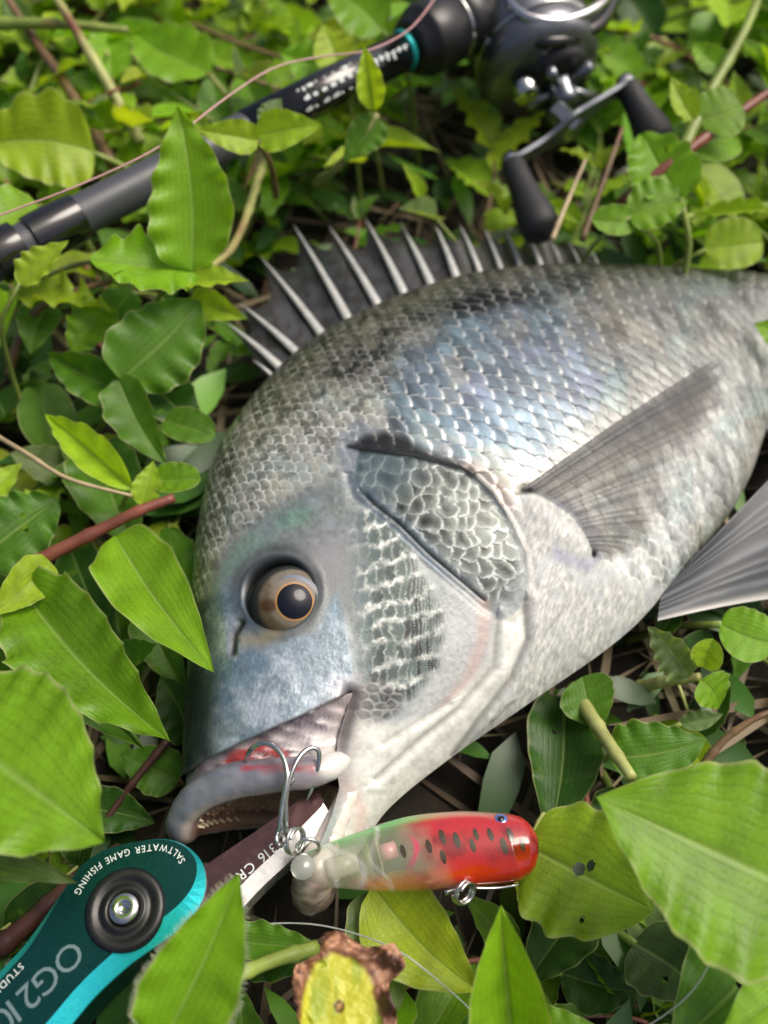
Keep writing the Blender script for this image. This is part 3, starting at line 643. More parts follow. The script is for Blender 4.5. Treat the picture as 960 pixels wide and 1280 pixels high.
# ---- fins
def fan_fin(name, base_pts, tip_pts, nray, col_ray, col_mem, a_ray, a_mem, amp=.035, dark_edge=None, nl=46, k=0, parent=fish):
    n = nray * 7 + 1; e = np.linspace(0, 1, nl)
    b = smooth_path(base_pts, n); tp = smooth_path(tip_pts, n)
    G = b[:, None] * (1 - e)[None, :, None] + tp[:, None] * e[None, :, None]
    return b, tp, G, e, n
def finish_fin(name, G, nray, cr_, cm_, ar, am, amp, k, darkf=None, fade=None):
    n, nl = G.shape[:2]; u = np.linspace(0, nray, n)[:, None] + 0 * np.zeros(nl)[None]; e = np.linspace(0, 1, nl)[None] + 0 * u; u = u + .35 * np.sin(u * 1.9 + k) * (u > .3) * (u < nray - .3) + .12 * (fbm(u * .7, e * 3, k + 7) - .5)
    # rays branch towards the rim
    split = sstep(.45, .75, e); ph = np.abs(((u + .5) % 1) - .5); ph2 = np.abs(((u * 2 + .5) % 1) - .5) / 2
    rayd = ph * (1 - split) + np.minimum(ph, ph2 + .08) * split
    ray_ = np.exp(-(rayd / (.17 - .05 * split)) ** 2)
    gs = np.gradient(G, axis=0); gp = np.gradient(G, axis=1); N = nrm(np.cross(gs, gp)); N *= np.sign(N[..., 2:3] + 1e-9)
    V = G + N * (amp * (ray_ - .4))[..., None]
    sn = fbm(u * 3, e * 14, k) * .7 + .3 * fbm(u * .8 + 9, e * 4, k + 3); c = lerpc(np.zeros(G.shape) + cm_, cr_, np.clip(ray_ * (.6 + .8 * sn), 0, 1))
    al = am + (ar - am) * ray_ + .15 * (sn - .5)
    if darkf is not None:
        dm, dc = darkf; c = lerpc(c, dc, dm); al = al + dm * .3
    if fade is not None: al = al * fade
    return mesh_arrays(name, V, grid_faces(n, nl), M['fin'], fish, True, np.concatenate([c.reshape(-1, 3), np.clip(al, 0, 1).reshape(-1, 1)], 1))
# pectoral
def lift(px, py, d):
    p, n = P2S(px, py); return p + nrm(CAM - p) * d
bp0 = [lift(659, 607, .22), lift(690, 622, .26), lift(722, 648, .24), lift(742, 690, .16)]
tp0 = [lift(897, 447, .75), lift(902, 480, .85), lift(895, 540, .85), lift(876, 600, .7), lift(848, 650, .5), lift(800, 694, .25), lift(770, 702, .18)]
b, tp, G, e, n = fan_fin('', bp0, tp0, 16, 0, 0, 0, 0)
_ln = 1 + .09 * (fbm(np.linspace(0, 40, n), np.zeros(n), 551) - .5); G = b[:, None] + (G - b[:, None]) * _ln[:, None, None]; G[..., 2] += (.22 * np.sin(e * math.pi))[None] + .10 * (fbm(np.linspace(0, 7, n), np.zeros(n), 552) - .5)[:, None] * e[None]
uu = np.linspace(0, 1, n)[:, None] + 0 * e[None]; ee = e[None] + 0 * uu
dm = np.clip((1 - sstep(.10, .36, uu)) * .62 + np.exp(-((uu - .97) / .05) ** 2) * .4 * sstep(.05, .2, ee) * (1 - sstep(.5, .9, ee)), 0, 1)
fade = (1 - .92 * sstep(.45, 1.0, ee) * sstep(.15, .45, uu)) * (1 - .8 * sstep(.93, 1., ee + .1 * (fbm(uu * 60, ee * 0, 553) - .5)))
finish_fin('pectoral_fin', G, 16, lin(70, 69, 66), lin(104, 102, 98), .74, .50, .03, 501, (dm, lin(62, 62, 66)), fade)
# pelvic: free fan beyond the belly
b0 = [lift(852, 730, .06), lift(838, 752, .05), U(822, 776, 3.5)]
t0 = [U(1004, 556, 4.6), U(1024, 620, 4.1), U(1030, 690, 3.4), U(1020, 742, 2.7)]
b, tp, G, e, n = fan_fin('', b0, t0, 8, 0, 0, 0, 0)
G[..., 2] += (.25 * np.sin(e * math.pi))[None]
uu = np.linspace(0, 1, n)[:, None] + 0 * e[None]
finish_fin('pelvic_fin', G, 8, lin(104, 108, 112), lin(58, 62, 66), 1., 1., .012, 511, (np.clip(np.exp(-((uu - 1) / .06) ** 2), 0, 1) * .8, lin(206, 204, 198)))
# tail fin and anal fin beyond the right edge
tb = [D3[-1] + np.array([0, 0, 0]), (D3[-1] + V3[-1]) / 2, V3[-1]]; dirx = nrm(D3[-1] - D3[-60]); wid = nrm(D3[-1] - V3[-1])
tb = [D3[-1] - dirx * .4, (D3[-1] + V3[-1]) / 2 - dirx * .4, V3[-1] - dirx * .4]
t0 = [tb[1] + dirx * 8.5 + wid * 5.2, tb[1] + dirx * 6.8 + wid * 2.4, tb[1] + dirx * 5.6, tb[1] + dirx * 6.8 - wid * 2.4, tb[1] + dirx * 8.5 - wid * 5.2]
b, tp, G, e, n = fan_fin('', tb, t0, 16, 0, 0, 0, 0); G[..., 2] -= (.5 * e)[None]
finish_fin('tail_fin', G, 16, lin(70, 70, 70), lin(96, 96, 96), 1., .95, .05, 521)
ia = [int(NS * q_) for q_ in (.80, .86, .92)]
b0 = [V3[i] for i in ia]; od = -wid
b, tp, G, e, n = fan_fin('', b0, [b0[0] + od * 2.6 + dirx * 1.6, b0[1] + od * 1.8 + dirx * 1.6, b0[2] + od * .8 + dirx * 1.6], 10, 0, 0, 0, 0); G[..., 2] -= (.4 * e)[None]
finish_fin('anal_fin', G, 10, lin(120, 120, 120), lin(90, 92, 94), 1., .95, .05, 531)
# dorsal: spines with dark membrane between
SP = [((344, 474), (316, 452)), ((351, 460), (284, 406)), ((374, 444), (301, 382)), ((404, 423), (326, 323)), ((434, 402), (367, 283)), ((470, 382), (411, 284)), ((502, 368), (457, 276)), ((536, 358), (500, 280)),
      ((568, 352), (543, 282)), ((598, 347), (575, 284)), ((624, 343), (605, 288)), ((648, 340), (631, 289)), ((674, 338), (655, 290)), ((700, 337), (684, 298)), ((722, 336), (708, 303)), ((745, 336), (732, 308))]
bs, ts = [], []
for i, ((bx, by), (tx, ty)) in enumerate(SP):
    zt = 3.35 - .06 * max(0, i - 5)
    B0 = U(bx + 6, by + 8, zt); T0 = U(tx, ty, zt + .55)
    bs.append(B0); ts.append(T0)
n = 15 * 9 + 1; uk = np.arange(16.); uq = np.linspace(0, 15, n)
b = crom(uk, np.array(bs), uq); tp = crom(uk, np.array(ts), uq)
e = np.linspace(0, 1, 26); fr_ = uq % 1.; scal = 1 - (.34 * (1 - fr_) ** 1.0 * fr_ * 2.6) ; scal = np.where(uq > 12, 1 - .08 * np.sin(fr_ * math.pi), scal) * .97
scal = scal - .06 * np.where(uq < 12, np.sin(np.clip(fr_, 0, 1) * math.pi) ** .7, 0)
G = b[:, None] + (tp - b)[:, None] * (e[None, :] * scal[:, None])[..., None]
G[..., 2] += (.12 * np.sin(fr_ * math.pi))[:, None] * e[None] * np.sign(np.sin(uq * math.pi + .3))[:, None]
q = proj(G); nn = fbm(q[..., 0] / 8, q[..., 1] / 8, 541); c = lerpc(np.zeros(G.shape) + lin(46, 49, 54), lin(14, 15, 17), sstep(.35, .65, nn)); c = lerpc(c, lin(14, 14, 16), np.broadcast_to(sstep(.75, .98, e)[None], nn.shape) * .8)
c = lerpc(c, lin(56, 55, 50), np.broadcast_to(((uq > 9) * .5)[:, None], nn.shape))
al = np.clip(.93 + 0 * nn, 0, 1)
dorsal = mesh_arrays('dorsal_fin', G, grid_faces(n, 26), M['fin'], fish, True, np.concatenate([c.reshape(-1, 3), al.reshape(-1, 1)], 1))
ALLBVH.append((G[::4, ::5].reshape(-1, 3), grid_faces(*G[::4, ::5].shape[:2])))
for i in range(16):
    d = ts[i] - bs[i]; k_ = np.linspace(0, 1, 12)[:, None]
    pth = bs[i] + d * k_ + np.array([0, 0, .10]) + np.array([0, 0, .12]) * np.sin(k_ * math.pi)
    r0 = .20 if i < 9 else .15
    r0 = .08 if i == 0 or i > 12 else r0
    V, Fq = tube(pth, r0 * (1 - .95 * k_[:, 0] ** 1.1), 9, flat=.6)
    mesh_arrays('spine', V, Fq, M['spine'], dorsal)
# ------------------------------------------------------------------ lettering helper
def glyph_mesh(ch, size):
    cu = bpy.data.curves.new('glyph', 'FONT'); cu.body = ch; cu.size = size; cu.resolution_u = 3
    o = bpy.data.objects.new('glyph', cu); col.objects.link(o)
    dg = bpy.context.evaluated_depsgraph_get(); me = bpy.data.meshes.new_from_object(o.evaluated_get(dg))
    V = np.array([v.co[:] for v in me.vertices]).reshape(-1, 3); Fs = [tuple(p.vertices) for p in me.polygons]
    adv = (V[:, 0].max() if len(V) else size * .3)
    bpy.data.objects.remove(o); bpy.data.curves.remove(cu); bpy.data.meshes.remove(me)
    return V, Fs, adv
def lettering(text, size, place, spacing=.08, squash=1.0):
    """place(s, v) -> 3-D point for a point s along the baseline and v above it"""
    Vs, Fs, s, n = [], [], 0., 0
    for ch in text:
        if ch == ' ': s += size * .38; continue
        V, Fq, adv = glyph_mesh(ch, size)
        Vs += [place(s + v[0] * squash, v[1]) for v in V]; Fs += [tuple(i + n for i in f) for f in Fq]; n += len(V); s += adv * squash + size * spacing
    return np.array(Vs), Fs
def prism(rings, parent, name, mats, midx_fn=None, smooth=False, **kw):
    """closed rings (k,n,3) joined by quads with n-gon caps"""
    R = np.asarray(rings); k, n = R.shape[:2]; Fq = [tuple(f) for f in grid_faces(k, n, 0, True)]
    nf = len(Fq); Fq.append(tuple(range(n))[::-1]); Fq.append(tuple(range((k - 1) * n, k * n)))
    mi = None if midx_fn is None else [midx_fn(i // n, i % n) for i in range(nf)] + [midx_fn(-1, 0), midx_fn(k, 0)]
    return mesh_arrays(name, R.reshape(-1, 3), Fq, mats, parent, smooth, midx=mi, **kw)

# ------------------------------------------------------------------ fish grip
ZT = 4.6                                    # top face of the handle
top_px = [(0, 1225), (37, 1183), (70, 1130), (98, 1086), (120, 1068), (143, 1058), (167, 1053), (196, 1049), (220, 1053), (237, 1064), (246, 1080), (243, 1103), (228, 1126), (200, 1150), (170, 1170), (143, 1190), (100, 1230), (57, 1280), (0, 1340), (-90, 1440), (-130, 1450), (-150, 1420), (-110, 1350), (-60, 1295)]
tp = np.array([U(a, b, ZT) for a, b in top_px]); tp = smooth_path(np.concatenate([tp, tp[:1]]), 121)[:-1]
cen = tp.mean(0)
def offset_ring(R, d, z):
    T = nrm(np.roll(R, -1, 0) - np.roll(R, 1, 0)); N = np.stack([T[:, 1], -T[:, 0], 0 * T[:, 0]], -1)
    if ((R + N - cen) ** 2).sum() < ((R - cen) ** 2).sum(): N = -N
    O = R + N * np.asarray(d)[..., None] if np.ndim(d) else R + N * d
    O = O.copy(); O[:, 2] = z; return O
q = proj(tp)
bevw = .06 + .34 * sstep(-40, 60, (q[:, 0] - 100) * .7 + (q[:, 1] - 1130) * .72 + 10) * sstep(1060, 1140, q[:, 1]) 
grip = root('fish_grip', U(150, 1150, 0), 'teal metal fish grip with black pivot clamped on the lower jaw of the fish', 'fish grip')
M['teal'] = simple('teal_anodised', lin(4, 62, 60), .36, .7, noise=.22, nscale=900, bump=.05, bscale=3000)
M['cyan'] = simple('teal_bevel_sky_lit', lin(40, 196, 206), .30, .55, noise=.06, nscale=900)  # same teal, its sky reflection on the bevel painted as bright cyan
rings = [offset_ring(tp, bevw, ZT - 1.5), offset_ring(tp, bevw, ZT - .28), offset_ring(tp, bevw * .97, ZT - .22), tp]
handle = prism(rings, grip, 'handle', [M['teal'], M['cyan']], lambda k, j: 1 if k in (1, 2) else 0, solid=True)
PV = U(157, 1137, ZT); hd = nrm(U(20, 1290, ZT) - PV); sd_ = np.cross([0, 0, 1], hd)     # along the handle, and across
V, Fq = lathe([(-.2, .92), (.05, .92), (.10, .88), (.12, .82), (.12, .70), (.06, .65), (.06, .55), (.13, .50), (.15, .42), (.08, .36), (.02, .36), (.02, 0.001)], PV, (0, 0, 1), 64)
piv = mesh_arrays('pivot_cap', V, Fq, M['black'], grip)
V, Fq = lathe([(.0, .35), (.16, .35), (.21, .32), (.23, .22), (.23, .13), (.17, .12), (.17, .001)], PV, (0, 0, 1), 40)
mesh_arrays('screw', V, Fq, M['steel'], piv)
M['print'] = simple('white_print', lin(205, 215, 212), .5)
# ring of words, tops of the letters towards the pivot
R0 = 1.80
a0 = math.atan2(*(U(234, 1064, ZT) - PV)[[1, 0]])
def arcp(s, v):
    a = a0 + s / R0; r = R0 - v; return PV + np.array([math.cos(a) * r, math.sin(a) * r, .012])
apath = smooth_path([U(a, b, ZT) for a, b in [(232, 1076), (226, 1066), (214, 1058), (196, 1055), (170, 1059), (146, 1066), (125, 1077), (108, 1092), (96, 1110), (86, 1128), (70, 1155)]], 200); acum = np.concatenate([[0], np.cumsum(np.linalg.norm(np.diff(apath, axis=0), axis=1))])
def arcp(s, v):
    i = min(198, int(np.searchsorted(acum, s))); p = apath[i]; d = nrm(apath[i + 1] - p); return p + d * (s - acum[i]) + np.cross([0, 0, 1], d) * v + np.array([0, 0, .012])
V, Fq = lettering('SALTWATER GAME FISHING', .23, arcp, .13, .92)
mesh_arrays('lettering', V, Fq, M['print'], grip, False)
def linep(o, d, u, z=.012):
    return lambda s, v: o + d * s + u * v + np.array([0, 0, z])
ld = nrm(U(10, 1272, ZT) - U(100, 1185, ZT)); lu = np.cross([0, 0, 1], ld)
V, Fq = lettering('OG2100', .80, linep(U(92, 1172, ZT), ld, lu), .02, 1.0)
V2, F2 = lettering('OG2100', .66, linep(U(92, 1172, ZT) + lu * .05 + ld * .04, ld, lu, .02), .2, .92)
mesh_arrays('logo', V, Fq, simple('logo_silver', lin(150, 176, 174), .3, .8), grip, False)
V, Fq = lettering('STUDIO OCEAN MARK', .22, linep(U(26, 1203, ZT), nrm(U(0, 1240, ZT) - U(33, 1206, ZT)), np.cross([0, 0, 1], nrm(U(0, 1240, ZT) - U(33, 1206, ZT)))), .12)
mesh_arrays('small_lettering', V, Fq, M['print'], grip, False)
# steel jaw reaching into the mouth: bar with a chamfered near edge
zj = 4.25
A0 = [(205, 1120), (262, 1078), (330, 1032), (392, 988), (402, 996)]
A1 = [(236, 1186), (303, 1105), (352, 1058), (398, 1012), (404, 1004)]
far = np.array([U(a, b, zj) for a, b in A0]); near = np.array([U(a, b, zj) for a, b in A1]); outr = np.array([U(a + 12, b + 17, zj - .14) for a, b in A1])
tf = crom(np.arange(5.), far, np.linspace(0, 4, 30)); tn = crom(np.arange(5.), near, np.linspace(0, 4, 30)); to_ = crom(np.arange(5.), outr, np.linspace(0, 4, 30))
dn_ = np.array([0, 0, -.75]); ring = np.stack([tf, tn, to_, to_ + dn_, tf + dn_], 1)
Fq = [tuple(f) for f in grid_faces(30, 5, 0, True)] + [(0, 1, 2, 3, 4), tuple(145 + i for i in (4, 3, 2, 1, 0))]
M['reflectsteel'] = simple('steel_mouth_reflection', lin(96, 72, 72), .24, .9, noise=.15, nscale=500)  # reddish reflection of the mouth painted into the plate's top colour
mi = [0 if (i % 5) == 0 else 1 for i in range(29 * 5)] + [1, 1]
jaw = mesh_arrays('jaw_plate', ring.reshape(-1, 3), Fq, [M['reflectsteel'], simple('ground_edge', lin(206, 206, 202), .28, .8, noise=.1, nscale=500)], grip, False, midx=mi, solid=True)
jd = nrm(U(296, 1096, zj) - U(350, 1050, zj)); ju = np.cross([0, 0, 1], jd)
V, Fq = lettering('316 CR', .34, linep(U(341, 1053, zj), jd, ju, .012), .12)
mesh_arrays('lettering', V, Fq, M['print'], jaw, False)
# lower jaw of the grip beneath, a pin end and lanyard loop showing beside the handle
bt = smooth_path([U(205, 1186, 2.8), U(236, 1150, 2.9), U(300, 1092, 3.0), U(372, 1046, 3.0)], 20); V, Fq = tube(bt, .22, 10, flat=1.0)
mesh_arrays('lower_jaw_bar', V, Fq, M['steel'], grip)

# ------------------------------------------------------------------ lure
ZL = 4.3
up_ = [(375, 1084), (381, 1071), (391, 1062), (445, 1042), (507, 1022), (570, 1015), (612, 1017), (649, 1022), (668, 1040), (674, 1062)]
dn2 = [(375, 1088), (378, 1099), (403, 1107), (466, 1113), (528, 1113), (591, 1108), (640, 1103), (655, 1098), (668, 1086), (674, 1066)]
u3 = np.array([U(a, b, ZL) for a, b in up_]); d3 = np.array([U(a, b, ZL) for a, b in dn2]); n = 150
xk = np.linspace(0, 1, 10); xs = np.array([0, .02, .055, .22, .42, .62, .76, .90, .97, 1.0])
ul = crom(xs, u3, np.linspace(0, 1, n)); dl_ = crom(xs, d3, np.linspace(0, 1, n)); xx = np.linspace(0, 1, n)
thk = np.interp(xx, [0, .02, .06, .2, .5, .8, .93, .98, 1], [.25, .36, .42, .5, .66, .68, .55, .38, .06]); m_ = 64; ph = np.linspace(0, 2*math.pi, m_, endpoint=False)
Lb = (ul + dl_)[:, None] / 2 + (ul - dl_)[:, None] / 2 * np.cos(ph)[None, :, None]; Lb[..., 2] = ZL + thk[:, None] * np.sign(np.sin(ph))[None] * np.abs(np.sin(ph))[None] ** .85
q = proj(Lb); xg = xx[:, None] + 0 * ph[None]; vv = (np.cos(ph)[None] * .5 + .5) + 0 * xg      # 1 at the back, 0 at the belly
rn_ = fbm(q[..., 0] / 14, q[..., 1] / 14, 601); f_ = fbm(q[..., 0] / 4, q[..., 1] / 4, 602)
c = np.zeros(Lb.shape) + lin(168, 24, 22); c = lerpc(c, lin(128, 12, 14), sstep(.45, .65, rn_)); c = lerpc(c, lin(208, 50, 22), (1 - sstep(.10, .34, vv)) * .9)
c = lerpc(c, lin(196, 60, 72), sstep(.55, .75, vv) * .35)
clear = 1 - sstep(.34, .54, xg + .10 * (rn_ - .5) + .12 * (vv - .5))
c = lerpc(c, lin(170, 182, 152), clear * .95); c = lerpc(c, lin(232, 116, 66), clear * (1 - sstep(.10, .26, vv)) * sstep(.10, .26, xg) * .9)
c = lerpc(c, lin(96, 190, 96), sstep(.80, .93, vv) * (1 - sstep(.34, .62, xg)) * .95); c = lerpc(c, lin(170, 176, 150), sstep(.84, .95, vv) * sstep(.34, .62, xg) * (1 - sstep(.72, .9, xg)) * .6)
ribs = np.exp(-((xg - .16 - .05 * np.sin(vv * 5)) / .012) ** 2) + np.exp(-((xg - .10) / .01) ** 2) + np.exp(-((xg - .27 - .03 * np.cos(vv * 7)) / .008) ** 2)
c = lerpc(c, lin(250, 250, 244), np.clip(ribs, 0, 1) * clear * .7); c = lerpc(c, lin(252, 66, 120), np.clip(np.exp(-((xg - .38 + .05 * np.cos(vv * 6)) / .010) ** 2) * sstep(.2, .3, vv) * (1 - sstep(.55, .7, vv)), 0, 1) * .9)
al = .94 - .66 * clear * (1 - .6 * sstep(.8, .93, vv)) 
lure = root('lure', U(520, 1065, 0), 'red and clear minnow lure with dark spots and a green back hooked in the mouth', 'fishing lure')
m, t, b = newmat('lure_shell'); a_ = nd(t, 'ShaderNodeAttribute', attribute_name='col'); t.links.new(a_.outputs['Color'], b.inputs['Base Color']); t.links.new(a_.outputs['Alpha'], b.inputs['Alpha'])
b.inputs['Roughness'].default_value = .16; b.inputs['Coat Weight'].default_value = .8; b.inputs['Coat Roughness'].default_value = .05; b.inputs['Subsurface Weight'].default_value = 0
lbody = mesh_arrays('body', Lb, grid_faces(n, m_, 0, True), m, lure, True, np.concatenate([c.reshape(-1, 3), np.clip(al, 0, 1).reshape(-1, 1)], 1), solid=True)
mesh_arrays('tail_cap', *lathe([(-.05, .001), (-.05, .24), (.18, .30), (.30, .26), (.32, .001)], U(379, 1084, ZL + .22), ray(379, 1084) * -1, 24), simple('clear_plastic', lin(196, 200, 192), .12, coat=.5, trans=.6), lbody)
# inner weight chamber in the clear part, seen through the shell
V, Fq = lathe([(-.4, .001), (-.38, .26), (.38, .26), (.4, .001)], U(428, 1082, ZL), U(470, 1070, ZL) - U(400, 1090, ZL), 24)
mesh_arrays('inner_chamber', V, Fq, simple('chamber', lin(196, 194, 172), .2, coat=.5, alpha=.45), lbody)
V, Fq = lathe([(-.2, .001), (-.19, .2), (.19, .2), (.2, .001)], U(486, 1064, ZL + .2), U(500, 1060, ZL) - U(470, 1070, ZL), 24)
mesh_arrays('weight_ball', V, Fq, simple('pink_bead', lin(226, 160, 166), .2, coat=.5), lbody)
lb_b = BVHTree.FromPolygons([tuple(v) for v in Lb.reshape(-1, 3)], [tuple(int(i) for i in f) for f in grid_faces(n, m_, 0, True)])
def on_lure(px, py):
    h_ = lb_b.ray_cast(Vector(CAM), Vector(ray(px, py))); n_ = np.array(h_[1]); n_ = n_ if n_ @ (CAM - np.array(h_[0])) > 0 else -n_
    return np.array(h_[0]), n_
M['spot'] = simple('lure_spot', lin(52, 40, 14), .25, coat=.6)
for (sx_, sy_) in [(504, 1064), (536, 1058), (554, 1071), (553, 1046), (571, 1050), (591, 1057), (595, 1043), (613, 1043), (630, 1057), (638, 1044), (653, 1056)]:
    p, n_ = on_lure(sx_, sy_); ax = nrm(U(sx_ + 6, sy_ + 20, ZL) - U(sx_, sy_, ZL)); ax = nrm(ax - n_ * (ax @ n_)); ay = np.cross(n_, ax)
    rr = np.linspace(0, 1, 4)[1:]; aa = np.linspace(0, 2*math.pi, 14, endpoint=False); Vv, Ff = [p + n_ * .012], []
    k_ = rnd.uniform(.85, 1.15)
    for r_ in rr:
        for a2 in aa:
            w0 = p + ax * (.17 * k_ * r_ * math.cos(a2)) + ay * (.068 * k_ * r_ * math.sin(a2)); w1 = lb_b.find_nearest(Vector(w0)); nn_ = np.array(w1[1]); nn_ = nn_ if nn_ @ n_ > 0 else -nn_
            Vv.append(np.array(w1[0]) + nn_ * .012)
    for i in range(14): Ff.append((0, 1 + i, 1 + (i + 1) % 14))
    for r_ in range(2):
        for i in range(14): Ff.append((1 + r_*14 + i, 1 + (r_+1)*14 + i, 1 + (r_+1)*14 + (i+1) % 14, 1 + r_*14 + (i+1) % 14))
    mesh_arrays('spot', Vv, Ff, M['spot'], lbody)
p, n_ = on_lure(626, 1024); n_ = nrm(n_ + nrm(CAM - p) * .5); ez = [(-.12, .17), (-.02, .17), (.02, .13), (.03, .001)]
leye = mesh_arrays('eye', *lathe(ez, p, n_, 24), simple('lure_eye', lin(96, 120, 190), .2, .4, coat=.8), lure)
mesh_arrays('pupil', *lathe([(.0, .09), (.036, .085), (.04, .001)], p, n_, 20), M['blackgloss'], leye)
def ring_tube(c, nrm_, R, r, name, parent, mat=None, turns=1, seg=40, pitch=0):
    nn_ = nrm(nrm_); x = nrm(np.cross(nn_, [.3, .5, .9])); y = np.cross(nn_, x); a = np.linspace(0, 2*math.pi*turns, seg*int(math.ceil(turns)))
    P = c + R * (np.cos(a)[:, None] * x + np.sin(a)[:, None] * y) + nn_ * (a / 6.2832 * pitch)[:, None]
    return mesh_arrays(name, *tube(P, r, 8), mat or M['steel'], parent)
ring_tube(U(577, 1113, ZL + .15), np.array([.55, -.5, .5]), .27, .055, 'belly_ring', lure, turns=1.9, pitch=.1)
V, Fq = tube(smooth_path([U(556, 1116, ZL), U(568, 1112, ZL), U(580, 1111, ZL + .05)], 8), .07, 8); mesh_arrays('hook_hanger', V, Fq, M['steel'], lure)
V, Fq = tube(smooth_path([U(590, 1110, ZL + .1), U(620, 1110, ZL), U(648, 1106, ZL)], 8), .035, 8); mesh_arrays('belly_wire', V, Fq, M['steel'], lure)
# split rings and treble hook
zr = 4.85
ring_tube(U(366, 1050, zr), np.array([.75, -.25, .45]), .30, .045, 'split_ring', lure, turns=1.9, pitch=.08)
ring_tube(U(385, 1060, zr - .12), np.array([.1, -.8, .55]), .27, .05, 'tail_ring', lure)
hook = root('treble_hook', U(355, 1045, zr), 'x', 'hook'); del hook['label'], hook['category']; hook.parent = lure; hook.location = (hook.location - lure.location)
def wire(pts, r0, name='hook_bend', taper=True, r1=None):
    P = smooth_path([U(a, b, z) for a, b, z in pts], 46); k_ = np.linspace(0, 1, 46); R = r0 * np.where(k_ > .9, 1 - (k_ - .9) / .1 * .92, 1.) if taper else np.full(46, r0)
    return mesh_arrays(name, *tube(P, R, 9), M['steel'], hook)
wire([(347, 1048, 4.9), (350, 1030, 5.15), (353, 1005, 5.35), (357, 985, 5.5), (359, 966, 5.6), (353, 945, 5.62), (341, 932, 5.6), (327, 929, 5.55), (315, 936, 5.42), (309, 947, 5.1), (309, 962, 4.55)], .068)
wire([(358, 1042, 4.9), (357, 1020, 5.15), (357, 1000, 5.35), (360, 982, 5.5), (366, 962, 5.6), (376, 944, 5.62), (388, 935, 5.55), (397, 937, 5.45), (399, 948, 5.3), (396, 965, 5.1), (390, 985, 4.8), (382, 1003, 4.5)], .062)
wire([(353, 1044, 4.85), (355, 1015, 5.05), (358, 990, 5.2), (366, 975, 5.1), (376, 978, 4.8), (378, 990, 4.4)], .06)
ring_tube(U(350, 1049, 4.95), np.array([.9, .1, .5]), .15, .055, 'hook_eye', hook)

# ------------------------------------------------------------------ rod and reel
ZR = 7.6
rc = [(-80, 362), (0, 322), (100, 268), (200, 227), (300, 181), (440, 112), (540, 64), (610, 26), (700, -22), (850, -105), (1000, -190)]
rp = np.array([U(a, b, ZR) for a, b in rc]); r0, r1 = rp[0], rp[-1]; rd = nrm(r1 - r0); rL = np.linalg.norm(r1 - r0)
def rod_s(px, py):
    p = U(px, py, ZR); return (p - r0) @ rd
rod = root('fishing_rod', U(300, 181, 0), 'dark grey fishing rod with black foregrip lying across the weeds behind the fish', 'fishing rod')
M['blank'] = simple('rod_blank', lin(66, 68, 74), .42, noise=.12, nscale=400)
blank = mesh_arrays('blank', *lathe([(0, .66), (rL, .74)], r0, rd, 40), M['blank'], rod, solid=True)
# long steel section beyond the left edge
for sa_, sb_, ra in [((-10, 328), (28, 308), .84), ((38, 302), (100, 270), .78)]:
    s0, s1 = rod_s(*sa_), rod_s(*sb_); pr = [(s0, .5), (s0 + .05, ra)]
    for k_ in np.linspace(0, 1, 26): pr.append((s0 + .08 + (s1 - s0 - .16) * k_, ra + .02 * math.sin(k_ * 3.14)))
    pr += [(s1 - .05, ra), (s1, .5)]
    wrp = mesh_arrays('thread_wrap', *lathe(pr, r0, rd, 40), M['blackgloss'], rod)
s0, s1 = rod_s(318, 172), rod_s(545, 62); mesh_arrays('gloss_section', *lathe([(s0, .5), (s0 + .02, .73), (s1, .76), (s1 + .01, .4)], r0, rd, 40), M['blackgloss'], rod, solid=True)
s0, s1 = rod_s(517, 75), rod_s(523, 72); mesh_arrays('teal_band', *lathe([(s0, .5), (s0, .772), (s1, .775), (s1, .5)], r0, rd, 40), simple('teal_band', lin(30, 150, 150), .3, .5), rod)
# worn white lettering on the blank: short strokes
xr = nrm(np.cross(rd, np.cross(nrm(CAM - U(400, 130, ZR)), rd))); yr = np.cross(rd, xr)
Vv, Ff = [], []
def stroke(s, a, ds, da, r):
    n_ = len(Vv)
    for (i, j) in ((0, 0), (1, 0), (1, 1), (0, 1)):
        an = a + da * j; Vv.append(r0 + rd * (s + ds * i) + (xr * math.cos(an) + yr * math.sin(an)) * r)
    Ff.append((n_, n_+1, n_+2, n_+3))
s0, s1 = rod_s(380, 141), rod_s(446, 108); s = s0
while s < s1:
    stroke(s, -.62, .10, 1.1, .766)
    for j in rnd.sample((0, 1, 2), rnd.choice((1, 2, 2))): stroke(s + .08, -.62 + j * .48, rnd.uniform(.14, .24), .15, .768)
    if rnd.random() < .5: stroke(s + .24, -.62 + rnd.choice((0, .5)), .09, .6, .767)
    s += .42
s, s1 = rod_s(456, 104), rod_s(512, 77)
while s < s1:
    stroke(s, -.2 + rnd.uniform(-.1, .1), .10, rnd.uniform(.2, .4), .772); stroke(s, -.2, .2, .1, .774); s += .30
mesh_arrays('lettering', Vv, Ff, M['print'], rod, False)
s0 = rod_s(527, 70); s1 = rod_s(1000, -190)
pr = [(s0, .5), (s0, .9), (s0 + .1, 1.05), (s0 + .5, 1.1), (s0 + .6, 1.28), (s0 + .8, 1.36), (s0 + 2.2, 1.36), (s0 + 2.3, 1.22), (s0 + 2.45, 1.22), (s0 + 2.55, 1.36), (s0 + 3.6, 1.33), (s0 + 3.7, 1.2), (s0 + 3.85, 1.2), (s0 + 3.95, 1.3), (s0 + 9, 1.25), (s1, 1.2), (s1 + .01, .01)]
mesh_arrays('foregrip', *lathe(pr, r0, rd, 48), M['black'], rod, solid=True)
ring_tube(r0 + rd * (s0 + 2.38), rd, 1.27, .07, 'trim_ring', rod)

